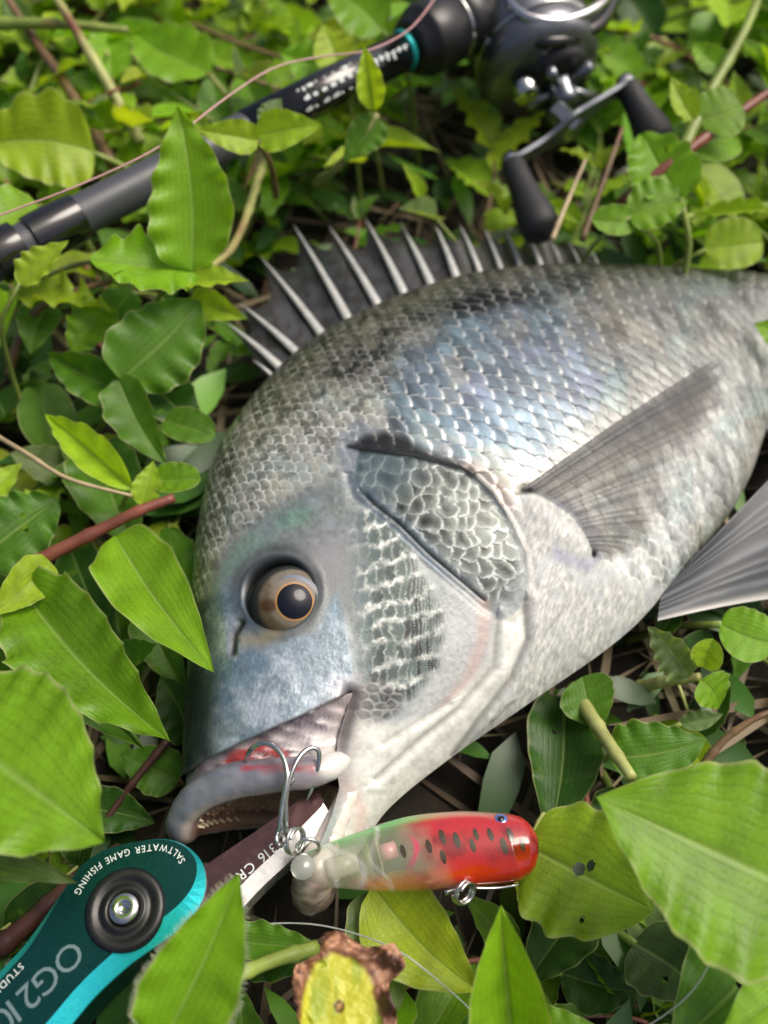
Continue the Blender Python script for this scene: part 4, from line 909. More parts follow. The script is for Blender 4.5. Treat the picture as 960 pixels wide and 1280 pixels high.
reel = root('baitcasting_reel', U(690, 90, 0), 'black baitcasting reel with double-knob handle mounted on the rod', 'fishing reel')
ax = nrm(U(716, 160, 5.6) - U(676, 62, 6.6)); ax = nrm(ax)          # spool axis towards the handle
C0 = U(668, 66, 6.3)
q_ = U(655, 92, 6.4)
mesh_arrays('side_plate', *lathe([(-2.4, .3), (-2.4, 2.2), (-1.6, 2.5), (.0, 2.55), (.12, 2.48), (.2, 2.55), (.9, 2.45), (1.2, 2.2), (1.4, 1.6), (1.45, .7), (1.45, .01)], C0, ax, 64), simple('reel_metal', lin(118, 120, 124), .36, .9, noise=.1, nscale=300), reel, solid=True)
mesh_arrays('gear_box', *lathe([(1.0, 1.6), (1.8, 1.5), (1.95, 1.2), (2.1, .8), (2.1, .01)], C0 + rd * .55, ax, 40), M['black'], reel, solid=True)
for d_ in (.1, -1.5): ring_tube(C0 + ax * d_, ax, 2.56, .06, 'trim_ring', reel)
mesh_arrays('brake_knob', *lathe([(1.3, .55), (1.75, .52), (1.85, .4), (1.85, .01)], C0 - rd * 1.2, ax, 28), M['steel'], reel)
# star drag: five arms
st = C0 + rd * .6 + ax * 2.3; e1 = nrm(np.cross(ax, [0, 0, 1])); e2 = np.cross(ax, e1); sv = []
for k_ in range(5):
    a2 = k_ * 2 * math.pi / 5 + .3; d_ = e1 * math.cos(a2) + e2 * math.sin(a2); sv.append(tube(np.array([st, st + d_ * .9 + ax * .05, st + d_ * 1.55 + ax * .2]), [.24, .2, .26], 8))
V, Fq = joinm(sv); star = mesh_arrays('star_drag', V, Fq, simple('gunmetal', lin(128, 132, 138), .28, .9), reel)
mesh_arrays('drag_hub', *lathe([(2.0, .6), (2.9, .55), (3.2, .4), (3.2, .01)], C0 + rd * .6, ax, 32), bpy.data.materials['gunmetal'], star)
# handle arm, two plates
k1 = U(640, 205, 5.2); k2 = U(784, 108, 6.2); hm = (k1 + k2) / 2; ad = nrm(k2 - k1); an_ = nrm(ax - ad * (ax @ ad)); aw = np.cross(ad, an_)
pth = smooth_path([k1, hm * .6 + k1 * .4 + aw * .12, hm + an_ * .1, hm * .6 + k2 * .4 - aw * .12, k2], 40); kk = np.linspace(-1, 1, 40)
wd = .30 + .42 * np.exp(-(kk / .28) ** 2) + .12 * np.exp(-((np.abs(kk) - 1) / .12) ** 2)
ringv = np.stack([pth + aw * wd[:, None] + an_ * .09, pth - aw * wd[:, None] + an_ * .09, pth - aw * wd[:, None] - an_ * .09, pth + aw * wd[:, None] - an_ * .09], 1)
mesh_arrays('handle_arm', ringv.reshape(-1, 3), [tuple(f) for f in grid_faces(40, 4, 0, True)] + [(0, 1, 2, 3), (159, 158, 157, 156)], bpy.data.materials['gunmetal'], reel, False, solid=True)
mesh_arrays('handle_nut', *lathe([(-.9, .45), (.2, .45), (.35, .36), (.35, .01)], hm, an_, 6), bpy.data.materials['gunmetal'], reel, False)
for kp, tipx, zt in [(k1, (678, 290), 4.6), (k2, (822, 178), 5.2)]:
    te = U(*tipx, zt); kd = te - kp; L_ = np.linalg.norm(kd)
    kn = mesh_arrays('knob', *lathe([(-.1, .3), (0, .44), (.2, .5), (L_ * .3, .52), (L_ * .55, .62), (L_ * .8, .76), (L_ * .95, .74), (L_ * 1.02, .6), (L_ * 1.06, .01)], kp, kd, 36), M['rubber'], reel, solid=True)
    mesh_arrays('knob_cap', *lathe([(-.45, .01), (-.43, .3), (-.2, .4), (.05, .42)], kp, kd, 24), M['steel'], kn)
# frame arch with a bright edge over the spool
fa = smooth_path([U(622, -30, 8.2), U(634, -2, 8.4), U(655, 20, 8.4), U(690, 27, 8.3), U(725, 20, 8.2), U(752, 4, 8.2), U(770, -25, 8.2)], 50)
mesh_arrays('frame_edge', *tube(fa, .22, 10), M['steel'], reel)
fb = fa - np.array([0, 0, .7]) - np.array([0, .2, 0]); mesh_arrays('frame', *tube(fb, .34, 12), M['blackgloss'], reel, solid=True)
mesh_arrays('spool', *lathe([(-4.5, .6), (-4.5, 1.5), (-4.3, 1.5), (-4.2, 1.2), (-2.6, 1.2), (-2.5, 1.5), (-2.3, 1.5), (-2.3, .6)], C0 + np.array([0, 0, .6]), ax, 40), simple('spool', lin(150, 170, 172), .3, .6), reel)
V, Fq = tube(smooth_path([U(672, 16, 8), U(680, 0, 8.2), U(690, -25, 8.4)], 8), .12, 8); mesh_arrays('line_guide', V, Fq, M['steel'], reel)

# ------------------------------------------------------------------ fishing lines
def fline(pts, r, mat, name, label, n=80):
    P = smooth_path([U(a, b, z) for a, b, z in pts], n); o3 = P[0]
    o = mesh_arrays(name, *tube(P, r, 6), mat, None, True, origin=o3); o['label'] = label; o['category'] = 'fishing line'; return o
M['pink'] = simple('pink_line', lin(196, 150, 150), .35, coat=.2); M['clearline'] = simple('clear_line', lin(190, 196, 190), .2, coat=.4, alpha=.7)
fline([(-60, 292, 9.5), (0, 269, 9.6), (100, 231, 9.9), (200, 183, 10.2), (290, 117, 10.2), (345, 84, 10.1), (400, 71, 10), (460, 63, 9.9), (510, 38, 9.8), (545, -4, 9.7), (570, -40, 9.5)], .032, M['pink'], 'fishing_line', 'thin pinkish braided fishing line crossing above the rod')
fline([(230, 1186, 3.2), (300, 1160, 3.0), (370, 1154, 3.0), (430, 1163, 3.4), (500, 1190, 4.2), (550, 1228, 4.0), (590, 1265, 3.0), (640, 1330, 2.0)], .022, M['clearline'], 'fishing_line', 'thin clear leader line curving below the lure')
fline([(902, 1150, 5.5), (892, 1190, 5.2), (872, 1230, 4.8), (840, 1262, 4.4), (780, 1300, 3.5)], .018, M['clearline'], 'fishing_line', 'fine clear leader line over the leaves beside the holed leaf')
# ------------------------------------------------------------------ ground
V, Fq = np.array([[-6000, -4000, 0], [6000, -4000, 0], [6000, 9000, 0], [-6000, 9000, 0.]]), np.array([[0, 1, 2, 3]])
m, t, b = newmat('soil'); tc = nd(t, 'ShaderNodeTexCoord'); n1 = nd(t, 'ShaderNodeTexNoise'); n1.inputs['Scale'].default_value = 60; n1.inputs['Detail'].default_value = 8
rmp = nd(t, 'ShaderNodeValToRGB'); rmp.color_ramp.elements[0].color = (.006, .0045, .003, 1); rmp.color_ramp.elements[1].color = (.03, .022, .014, 1); rmp.color_ramp.elements[0].position = .3; rmp.color_ramp.elements[1].position = .75
t.links.new(tc.outputs['Object'], n1.inputs['Vector']); t.links.new(n1.outputs[0], rmp.inputs[0]); t.links.new(rmp.outputs[0], b.inputs['Base Color']); b.inputs['Roughness'].default_value = .95
bp = nd(t, 'ShaderNodeBump'); bp.inputs['Distance'].default_value = .004; t.links.new(n1.outputs[0], bp.inputs['Height']); t.links.new(bp.outputs[0], b.inputs['Normal'])
g = mesh_arrays('ground', V, Fq, m); g['kind'] = 'structure'

# ------------------------------------------------------------------ leaf and stem materials (colour comes from each object)
def leaf_material():
    m, t, b = newmat('leaf'); L = t.links.new
    oi = nd(t, 'ShaderNodeObjectInfo'); uvn = nd(t, 'ShaderNodeUVMap', uv_map='uv'); sp = nd(t, 'ShaderNodeSeparateXYZ'); L(uvn.outputs[0], sp.inputs[0])
    def mth(op, a, b_=None, c=None):
        n = nd(t, 'ShaderNodeMath', operation=op)
        for i, x in enumerate((a, b_, c)):
            if x is None: continue
            if isinstance(x, (int, float)): n.inputs[i].default_value = x
            else: L(x, n.inputs[i])
        return n.outputs[0]
    u = mth('ABSOLUTE', mth('MULTIPLY', mth('SUBTRACT', sp.outputs[0], .5), 2.0)); v = sp.outputs[1]
    midrib = mth('SUBTRACT', 1.0, nd_ss(t, u, .0, .075)); marg = nd_ss(t, u, .93, .985)
    vein = mth('POWER', mth('ABSOLUTE', mth('SINE', mth('MULTIPLY', u, 20.0))), 9.0)
    tcx = nd(t, 'ShaderNodeTexCoord'); cmb = nd(t, 'ShaderNodeVectorMath', operation='ADD'); L(tcx.outputs['Object'], cmb.inputs[0]); rv = nd(t, 'ShaderNodeCombineXYZ'); L(mth('MULTIPLY', oi.outputs['Random'], 37.0), rv.inputs[0]); L(rv.outputs[0], cmb.inputs[1])
    uvs = nd(t, 'ShaderNodeVectorMath', operation='MULTIPLY'); L(uvn.outputs[0], uvs.inputs[0]); uvs.inputs[1].default_value = (3, 6, 1); uva = nd(t, 'ShaderNodeVectorMath', operation='ADD'); L(uvs.outputs[0], uva.inputs[0]); L(rv.outputs[0], uva.inputs[1])
    n1 = nd(t, 'ShaderNodeTexNoise'); n1.inputs['Scale'].default_value = 1.0; n1.inputs['Detail'].default_value = 5; L(uva.outputs[0], n1.inputs['Vector'])
    n2 = nd(t, 'ShaderNodeTexNoise'); n2.inputs['Scale'].default_value = 9.0; n2.inputs['Detail'].default_value = 4; L(uva.outputs[0], n2.inputs['Vector'])
    val = mth('ADD', mth('MULTIPLY', mth('SUBTRACT', n1.outputs[0], .5), .9), mth('ADD', .93, mth('MULTIPLY', mth('SUBTRACT', n2.outputs[0], .5), .45)))
    val = mth('ADD', val, mth('MULTIPLY', mth('SUBTRACT', oi.outputs['Random'], .5), .25))
    val = mth('ADD', val, mth('MULTIPLY', vein, -.09))
    sc = nd(t, 'ShaderNodeVectorMath', operation='SCALE'); L(oi.outputs['Color'], sc.inputs[0]); L(val, sc.inputs['Scale'])
    # yellowing patches
    yel = nd(t, 'ShaderNodeMix', data_type='RGBA'); yf = nd_ss(t, n1.outputs[0], .60, .78); L(mth('MULTIPLY', yf, .35), yel.inputs[0]); L(sc.outputs[0], yel.inputs[6]); yel.inputs[7].default_value = (.26, .40, .03, 1)
    mr = nd(t, 'ShaderNodeMix', data_type='RGBA'); L(mth('MULTIPLY', midrib, .38), mr.inputs[0]); L(yel.outputs[2], mr.inputs[6]); mr.inputs[7].default_value = (.36, .48, .15, 1)
    mg = nd(t, 'ShaderNodeMix', data_type='RGBA'); L(mth('MULTIPLY', marg, .55), mg.inputs[0]); L(mr.outputs[2], mg.inputs[6]); mg.inputs[7].default_value = (.42, .44, .20, 1)
    # tiny scars
    sc2 = nd_ss(t, n2.outputs[0], .70, .74); mg2 = nd(t, 'ShaderNodeMix', data_type='RGBA'); L(mth('MULTIPLY', sc2, .6), mg2.inputs[0]); L(mg.outputs[2], mg2.inputs[6]); mg2.inputs[7].default_value = (.12, .09, .03, 1)
    L(mg2.outputs[2], b.inputs['Base Color'])
    L(mth('ADD', .26, mth('MULTIPLY', n2.outputs[0], .26)), b.inputs['Roughness']); b.inputs['Specular IOR Level'].default_value = .42
    hgt = mth('ADD', mth('MULTIPLY', vein, -.12), mth('ADD', mth('MULTIPLY', midrib, -1.0), mth('MULTIPLY', n2.outputs[0], .5)))
    bp = nd(t, 'ShaderNodeBump'); bp.inputs['Strength'].default_value = .5; bp.inputs['Distance'].default_value = .0006; L(hgt, bp.inputs['Height']); L(bp.outputs[0], b.inputs['Normal'])
    tr = nd(t, 'ShaderNodeBsdfTranslucent'); tcl = nd(t, 'ShaderNodeMix', data_type='RGBA', blend_type='MULTIPLY'); tcl.inputs[0].default_value = 1.0; L(mg2.outputs[2], tcl.inputs[6]); tcl.inputs[7].default_value = (1.7, 1.6, .5, 1); L(tcl.outputs[2], tr.inputs[0]); L(bp.outputs[0], tr.inputs[1])
    mx = nd(t, 'ShaderNodeMixShader'); mx.inputs[0].default_value = .42; L(b.outputs[0], mx.inputs[1]); L(tr.outputs[0], mx.inputs[2]); L(mx.outputs[0], t.nodes['Material Output'].inputs[0])
    return m
def nd_ss(t, x, a, b_):
    n = nd(t, 'ShaderNodeMapRange', interpolation_type='SMOOTHSTEP'); n.inputs[1].default_value = a; n.inputs[2].default_value = b_
    t.links.new(x, n.inputs[0]); return n.outputs[0]
M['leaf'] = leaf_material()
def stem_material():
    m, t, b = newmat('stem'); L = t.links.new; oi = nd(t, 'ShaderNodeObjectInfo'); tc = nd(t, 'ShaderNodeTexCoord'); n1 = nd(t, 'ShaderNodeTexNoise'); n1.inputs['Scale'].default_value = 90; n1.inputs['Detail'].default_value = 5
    L(tc.outputs['Object'], n1.inputs['Vector']); r = nd(t, 'ShaderNodeMapRange'); r.inputs[1].default_value = .25; r.inputs[2].default_value = .75; r.inputs[3].default_value = .55; r.inputs[4].default_value = 1.35; L(n1.outputs[0], r.inputs[0])
    sc = nd(t, 'ShaderNodeVectorMath', operation='SCALE'); L(oi.outputs['Color'], sc.inputs[0]); L(r.outputs[0], sc.inputs['Scale'])
    n3 = nd(t, 'ShaderNodeTexNoise'); n3.inputs['Scale'].default_value = 25; L(tc.outputs['Object'], n3.inputs['Vector']); mx = nd(t, 'ShaderNodeMix', data_type='RGBA'); L(nd_ss(t, n3.outputs[0], .5, .68), mx.inputs[0]); L(sc.outputs[0], mx.inputs[6]); mx.inputs[7].default_value = (.16, .06, .035, 1)
    L(mx.outputs[2], b.inputs['Base Color']); b.inputs['Roughness'].default_value = .45
    bp = nd(t, 'ShaderNodeBump'); bp.inputs['Distance'].default_value = .0006; bp.inputs['Strength'].default_value = .4; L(n1.outputs[0], bp.inputs['Height']); L(bp.outputs[0], b.inputs['Normal']); return m
M['stem'] = stem_material(); M['hair'] = simple('leaf_hair', (.5, .56, .36), .5)

# ------------------------------------------------------------------ leaf meshes: length 1 along Y, width 1 across X
lrnd = random.Random(11)
def leaf_mesh(kind, seed, nv=22, nu=10, fold=.12, curl=.12, wave=.03, waves=5, holes=()):
    r = random.Random(seed); v = np.linspace(0, 1, nv); u = np.linspace(-1, 1, nu + 1)
    pk = {'ov': (.50, 1.0), 'lance': (.62, 1.15), 'round': (.46, .46), 'narrow': (.55, .75), 'broad': (.42, .74)}[kind]
    pr = (v ** pk[0]) * ((1 - v) ** pk[1]); pr = pr / pr.max() * .5; pr[0] = .035; pr[-1] = .002
    p1, p2 = r.uniform(0, 6), r.uniform(0, 6)
    wvf = lambda ph_, fq: (np.sin(v * fq * 6.28 + ph_ + 2.2 * vnoise(v * 4 + ph_, v * 0 + seed)) * (.35 + 1.1 * vnoise(v * 3 + ph_ * 2, v * 0 + 3.3)) + 1.2 * (vnoise(v * 9 + ph_, v * 0 + 7.7) - .5))
    if kind == 'round': wave = wave * .35
    wL = wvf(p1, waves); wR = wvf(p2, waves * .87); wl = 1 + wave * 1.0 * wL; wr = 1 + wave * 1.0 * wR
    Uu = u[None] + 0 * v[:, None]; Vv = v[:, None] + 0 * u[None]
    side = np.where(Uu < 0, wl[:, None], wr[:, None]); Xx = Uu * pr[:, None] * side
    bend = .06 * r.uniform(-1, 1); Xx = Xx + (bend * 2 * np.sin(v * 2.6))[:, None]
    ph = np.where(Uu < 0, p1, p2 + 1.)
    Zz = fold * np.abs(Uu) * pr[:, None] * 2 - curl * Vv ** 2 + wave * 1.1 * np.abs(Uu) ** 2.5 * np.where(Uu < 0, np.roll(wL, 1)[:, None], np.roll(wR, 1)[:, None]) * (pr[:, None] * 2) ** .5
    Zz += .035 * (vnoise(Uu * 1.5 + seed * 3.1, Vv * 3 + seed) - .5)
    P = np.stack([Xx, Vv, Zz], -1).reshape(-1, 3); Fq = grid_faces(nv, nu + 1)
    if holes:
        cu = Xx.reshape(-1)[Fq].mean(1); cv = Vv.reshape(-1)[Fq].mean(1); kp = np.ones(len(Fq), bool)
        for (hx, hy, hr, hr2) in holes: kp &= ((cu - hx) / hr) ** 2 + ((cv - hy) / hr2) ** 2 > 1
        Fq = Fq[kp]
    uv = np.stack([Uu * .5 + .5, Vv], -1).reshape(-1, 2)
    me = bpy.data.meshes.new('leaf'); me.from_pydata([tuple(p) for p in P], [], [tuple(int(i) for i in f) for f in Fq])
    me.polygons.foreach_set('use_smooth', np.full(len(Fq), True)); li = np.zeros(len(me.loops), np.int32); me.loops.foreach_get('vertex_index', li)
    ul_ = me.uv_layers.new(name='uv'); ul_.data.foreach_set('uv', uv[li].astype(np.float32).ravel()); me.materials.append(M['leaf']); me.update()
    return me, P
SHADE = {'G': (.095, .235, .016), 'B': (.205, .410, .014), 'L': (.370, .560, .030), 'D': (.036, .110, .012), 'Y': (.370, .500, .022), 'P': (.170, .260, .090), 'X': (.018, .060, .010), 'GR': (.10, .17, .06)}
def hue(c, r, amt=.18):
    k = 1 + r.uniform(-amt, amt); y = r.uniform(-amt, amt) * .7
    return (max(.004, c[0] * k * (1 + y)), c[1] * k, max(.003, c[2] * k), 1)
def leaf_matrix(b3, t3, width, tilt, up=(0, 0, 1)):
    y = t3 - b3; L = np.linalg.norm(y); y = y / L; cam = nrm(CAM - (b3 + t3) / 2); n0 = nrm(np.asarray(up) * .45 + cam * .55); x = nrm(np.cross(y, n0)); n = np.cross(x, y)
    a = math.radians(tilt); x2 = x * math.cos(a) + n * math.sin(a); n2 = -x * math.sin(a) + n * math.cos(a)
    Mx = np.eye(4); Mx[:3, 0] = x2 * width; Mx[:3, 1] = y * L; Mx[:3, 2] = n2 * L; Mx[:3, 3] = b3
    return Mx
HERO = []
def add_leaf(plant, me, Mx_cm, shade, name='leaf'):
    o = bpy.data.objects.new(name, me); col.objects.link(o); o.parent = plant
    A = Mx_cm.copy(); A[:3, 3] -= ORIG[plant.name]; A[:3] *= S; o.matrix_local = Matrix(A.tolist()); o.color = shade
    return o
def stem_obj(plant, pts, r, shade, name='stem', taper=.6, n=26, nodes=True):
    P = smooth_path(np.asarray(pts), n); k = np.linspace(0, 1, n); R = r * (1 - (1 - taper) * k)
    if nodes: R = R * (1 + .28 * np.exp(-(((k * 3.2) % 1 - .5) / .07) ** 2))
    V, Fq = tube(P, R, 9); o = mesh_arrays(name, V, Fq, M['stem'], plant); o.color = shade; HERO.append((V, Fq)); return o
STEMC = {'red': (.20, .06, .04, 1), 'green': (.20, .27, .05, 1), 'brown': (.17, .105, .05, 1), 'pale': (.34, .36, .12, 1), 'dark': (.055, .022, .018, 1), 'straw': (.42, .33, .19, 1)}
seedc = [100]
def hero_plant(label, leaves, stems, group=None, name='leafy_plant'):
    b0 = stems[0][0][0] if stems else leaves[0][:3]
    base = U(b0[0], b0[1], b0[2]); pl = root(name, (base[0], base[1], 0), label, 'plant', group)
    for pts, wpx, c in stems:
        P = [U(*p) for p in pts]; stem_obj(pl, P, wpx * pxcm(P[len(P)//2]) / 2, STEMC[c])
    for lf in leaves:
        bx, by, zb, tx, ty, zt, wpx, sh, tilt, kind = lf[:10]; kw = lf[10] if len(lf) > 10 else {}
        seedc[0] += 1; me, P = leaf_mesh(kind, seedc[0], **{**dict(nv=34, nu=14), **kw})
        b3, t3 = U(bx, by, zb), U(tx, ty, zt); Mx = leaf_matrix(b3, t3, wpx * pxcm((b3 + t3) / 2) * 1.05, tilt)
        lo = add_leaf(pl, me, Mx, hue(SHADE[sh], lrnd, .08)); Pw = P @ Mx[:3, :3].T + Mx[:3, 3]
        if 'hairy' in label and wpx > 80:
            G_ = Pw.reshape(34, -1, 3); hv = []
            for side in (0, -1):
                for i_ in np.linspace(.06, .97, 70):
                    f_ = i_ * 33; a_ = int(f_); p_ = G_[a_, side] * (1 - f_ + a_) + G_[a_ + 1, side] * (f_ - a_); od = nrm(nrm(p_ - G_[a_, 7]) + .5 * nrm(G_[-1, 7] - G_[0, 7]) + .3 * np.array([lrnd.uniform(-1, 1) for _ in range(3)]))
                    hv.append(tube(np.array([p_, p_ + od * .07, p_ + od * .14]), [.009, .006, .002], 4, False))
            Vh, Fh = joinm(hv); ho = mesh_arrays('leaf_hairs', Vh, Fh, M['hair'], pl); ho['kind'] = 'stuff'
        HERO.append((Pw, np.array([tuple(p.vertices) for p in me.polygons])))
        if not (len(lf) > 11 and lf[11] == 'nostem') and not any(np.min(np.linalg.norm(smooth_path(np.array([U(*p) for p in s[0]]), 20) - b3, axis=1)) < .8 for s in stems):
            d = nrm(b3 - t3); e = b3 + d * 1.2; e[2] = max(.3, b3[2] - 1.2); f = b3 + d * 2.2; f[2] = .1
            stem_obj(pl, [f, e, b3 + (t3 - b3) * .03], .10 if wpx < 60 else .15, STEMC['green'], 'stem', .7, 14, False)
    return pl
W = dict
hero_plant('plant with tall upright wavy leaf standing in front of the rod', [
    (240, 338, 7.2, 215, 132, 11.0, 92, 'B', 4, 'ov', W(fold=.10, curl=.02, wave=.035, waves=6)),
    (250, 335, 7.0, 112, 316, 8.2, 80, 'B', -10, 'broad', W(fold=.12, curl=.05, wave=.06, waves=5)),
    (225, 352, 6.8, 306, 342, 7.6, 36, 'L', 20, 'lance'),
    (240, 372, 6.0, 305, 395, 6.2, 36, 'L', -15, 'lance')],
    [([(330, 190, 6.0), (318, 240, 6.2), (290, 310, 6.6), (255, 340, 7.0)], 13, 'pale')])
hero_plant('plant with broad dull green leaf above the pale narrow leaf beside the fish nape', [
    (150, 474, 5.4, 246, 372, 6.6, 100, 'G', -4, 'broad', W(fold=.05, curl=.04, wave=.04, waves=5)),
    (178, 500, 4.6, 53, 434, 5.2, 52, 'G', 12, 'ov', W(fold=.18)),
    (148, 474, 5.3, 206, 575, 4.8, 56, 'G', -14, 'ov'),
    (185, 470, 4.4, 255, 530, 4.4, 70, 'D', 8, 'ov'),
    (205, 525, 4.4, 266, 542, 4.7, 46, 'G', 10, 'round')],
    [([(120, 540, 2.5), (150, 500, 4.2), (152, 476, 5.2)], 8, 'green')])
hero_plant('plant with reddish jointed stem and two large wavy leaves beside the fish head', [
    (145, 672, 4.6, 267, 830, 6.1, 92, 'B', 3, 'ov', W(fold=.08, curl=.05, wave=.02, waves=4)),
    (28, 738, 4.6, 213, 917, 5.6, 112, 'B', -3, 'ov', W(fold=.10, curl=.03, wave=.04, waves=7)),
    (165, 612, 5.0, 52, 514, 5.6, 42, 'L', 6, 'lance', W(fold=.2, curl=.05)),
    (190, 600, 4.8, 248, 594, 5.2, 40, 'B', 10, 'round'),
    (178, 632, 4.6, 190, 575, 5.4, 34, 'L', 0, 'lance'),
    (62, 702, 4.9, -14, 765, 5.4, 48, 'L', 10, 'ov'),
    (120, 560, 3.2, 170, 680, 3.4, 85, 'G', 0, 'ov'),
    (150, 825, 3.6, 192, 806, 4.2, 34, 'G', 0, 'ov')],
    [([(20, 720, 4.0), (60, 695, 4.4), (130, 660, 4.7), (175, 638, 4.9), (218, 622, 4.9)], 19, 'red')])
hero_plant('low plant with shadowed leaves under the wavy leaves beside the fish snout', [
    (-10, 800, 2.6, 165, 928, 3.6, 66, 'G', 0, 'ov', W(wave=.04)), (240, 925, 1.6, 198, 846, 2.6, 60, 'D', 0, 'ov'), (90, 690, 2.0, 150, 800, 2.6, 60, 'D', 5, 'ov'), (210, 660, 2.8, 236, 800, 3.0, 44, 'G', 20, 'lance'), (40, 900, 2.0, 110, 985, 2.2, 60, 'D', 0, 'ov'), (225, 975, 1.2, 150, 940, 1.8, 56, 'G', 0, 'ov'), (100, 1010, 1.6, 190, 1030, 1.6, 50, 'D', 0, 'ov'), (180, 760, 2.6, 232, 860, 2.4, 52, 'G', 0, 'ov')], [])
hero_plant('plant with insect-bitten leaf at the dry brown runner', [
    (-25, 700, 4.4, 70, 622, 4.9, 92, 'G', 0, 'broad', W(nv=60, nu=40, wave=.05, holes=[(.05, .55, .05, .03), (-.1, .62, .04, .02)])), (-30, 640, 4.6, 24, 575, 5.2, 40, 'L', 8, 'lance')], [([(-20, 690, 3.0), (-10, 700, 4.0)], 8, 'green')])
hero_plant('large leaf reaching over the teal fish grip', [(-75, 900, 8.0, 128, 1050, 8.6, 205, 'B', 0, 'ov', W(wave=.03, waves=7, fold=.06, curl=.03)), (-80, 1070, 6.2, 88, 1098, 6.6, 40, 'P', 10, 'ov', W(wave=.03))], [([(-160, 960, 1.0), (-120, 930, 5.0), (-72, 915, 7.9)], 16, 'green')])
hero_plant('hairy-edged leaf standing in front of the grip jaw', [(205, 1300, 5.6, 296, 1090, 7.4, 100, 'B', -6, 'ov', W(fold=.16, curl=.0, wave=.015)), (215, 1290, 5.2, 120, 1330, 5.2, 60, 'G', 0, 'ov')],
    [([(395, 1185, 3.4), (330, 1205, 4.2), (270, 1238, 5.0), (225, 1290, 5.5)], 19, 'green')])
hero_plant('small green leaf lying below the lower jaw of the fish', [(285, 1175, 3.0, 400, 1176, 3.4, 40, 'G', 14, 'ov'), (300, 1205, 2.4, 410, 1190, 2.6, 36, 'D', -10, 'ov')], [])
hero_plant('yellowing leaf folded under the lure', [(466, 1108, 3.1, 604, 1234, 3.6, 96, 'Y', -6, 'ov', W(fold=.10, curl=.02, wave=.02)), (468, 1112, 2.6, 500, 1262, 3.0, 76, 'P', 0, 'ov', W(curl=.02))], [])
hero_plant('upright pointed leaf below the lure belly ring', [(640, 1300, 4.4, 627, 1132, 6.4, 82, 'B', 4, 'ov', W(fold=.30, curl=.0, wave=.012)), (650, 1290, 4.0, 752, 1282, 4.6, 56, 'B', 0, 'ov'), (630, 1290, 3.8, 560, 1310, 4.4, 50, 'G', 0, 'ov')], [])
hero_plant('yellow-green leaf with insect holes beside the head of the lure', [(660, 1058, 3.8, 816, 1136, 4.6, 140, 'L', -4, 'broad', W(nv=90, nu=80, wave=.045, waves=4, fold=.10, curl=.05, holes=[(-.02, .42, .05, .045), (-.08, .49, .045, .03), (.30, .58, .03, .02)])), (782, 1030, 2.4, 806, 1196, 2.8, 76, 'P', 6, 'ov'), (735, 1130, 2.4, 660, 1235, 2.2, 66, 'D', 0, 'ov')],
    [([(690, 1000, 1.0), (668, 1040, 2.8), (662, 1062, 3.8)], 9, 'pale')])
hero_plant('large broad leaf beside the lure head overlapping the holed leaf', [(1035, 1130, 7.4, 748, 996, 8.2, 215, 'B', 0, 'ov', W(wave=.022, waves=6, fold=.05, curl=.03))], [([(1120, 1180, 1.0), (1090, 1150, 5.0), (1036, 1130, 7.4)], 18, 'green')])
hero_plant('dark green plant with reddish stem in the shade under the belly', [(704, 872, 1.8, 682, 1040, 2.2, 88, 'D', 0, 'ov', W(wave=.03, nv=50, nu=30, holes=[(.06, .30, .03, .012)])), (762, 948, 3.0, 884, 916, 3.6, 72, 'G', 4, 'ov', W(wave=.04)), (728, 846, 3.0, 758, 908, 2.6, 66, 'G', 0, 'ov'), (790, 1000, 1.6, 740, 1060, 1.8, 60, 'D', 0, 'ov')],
    [([(715, 868, 1.4), (724, 940, 1.8), (738, 1030, 2.2)], 11, 'red'), ([(716, 860, 2.2), (745, 905, 3.0), (790, 972, 3.8)], 21, 'pale')])
hero_plant('plant with curled young leaves under the pelvic fin', [(900, 780, 3.2, 972, 798, 3.6, 62, 'B', 8, 'round'), (862, 846, 3.4, 806, 786, 3.8, 42, 'P', 30, 'ov', W(wave=.07)), (876, 850, 3.5, 906, 888, 3.0, 50, 'B', 12, 'ov', W(curl=.3)), (880, 835, 3.6, 893, 800, 4.2, 34, 'L', 0, 'round', W(fold=.5)), (850, 905, 2.6, 905, 890, 2.9, 22, 'P', 0, 'lance')],
    [([(790, 862, 1.6), (830, 852, 2.6), (875, 846, 3.3)], 17, 'pale')])
hero_plant('plant with dull bitten leaves beside the fine leader line', [(792, 1178, 2.8, 884, 1256, 3.2, 84, 'GR', 0, 'ov', W(nv=50, nu=30, holes=[(.1, .5, .05, .035)])), (975, 1165, 4.2, 842, 1300, 4.8, 130, 'G', 0, 'ov', W(nv=60, nu=40, holes=[(-.05, .42, .05, .035)])), (995, 1225, 5.6, 908, 1290, 6.0, 60, 'B', 0, 'ov'), (700, 1215, 1.6, 800, 1235, 1.8, 60, 'D', 0, 'ov')],
    [([(815, 1105, 2.2), (850, 1145, 2.8), (895, 1190, 3.2)], 19, 'green')])
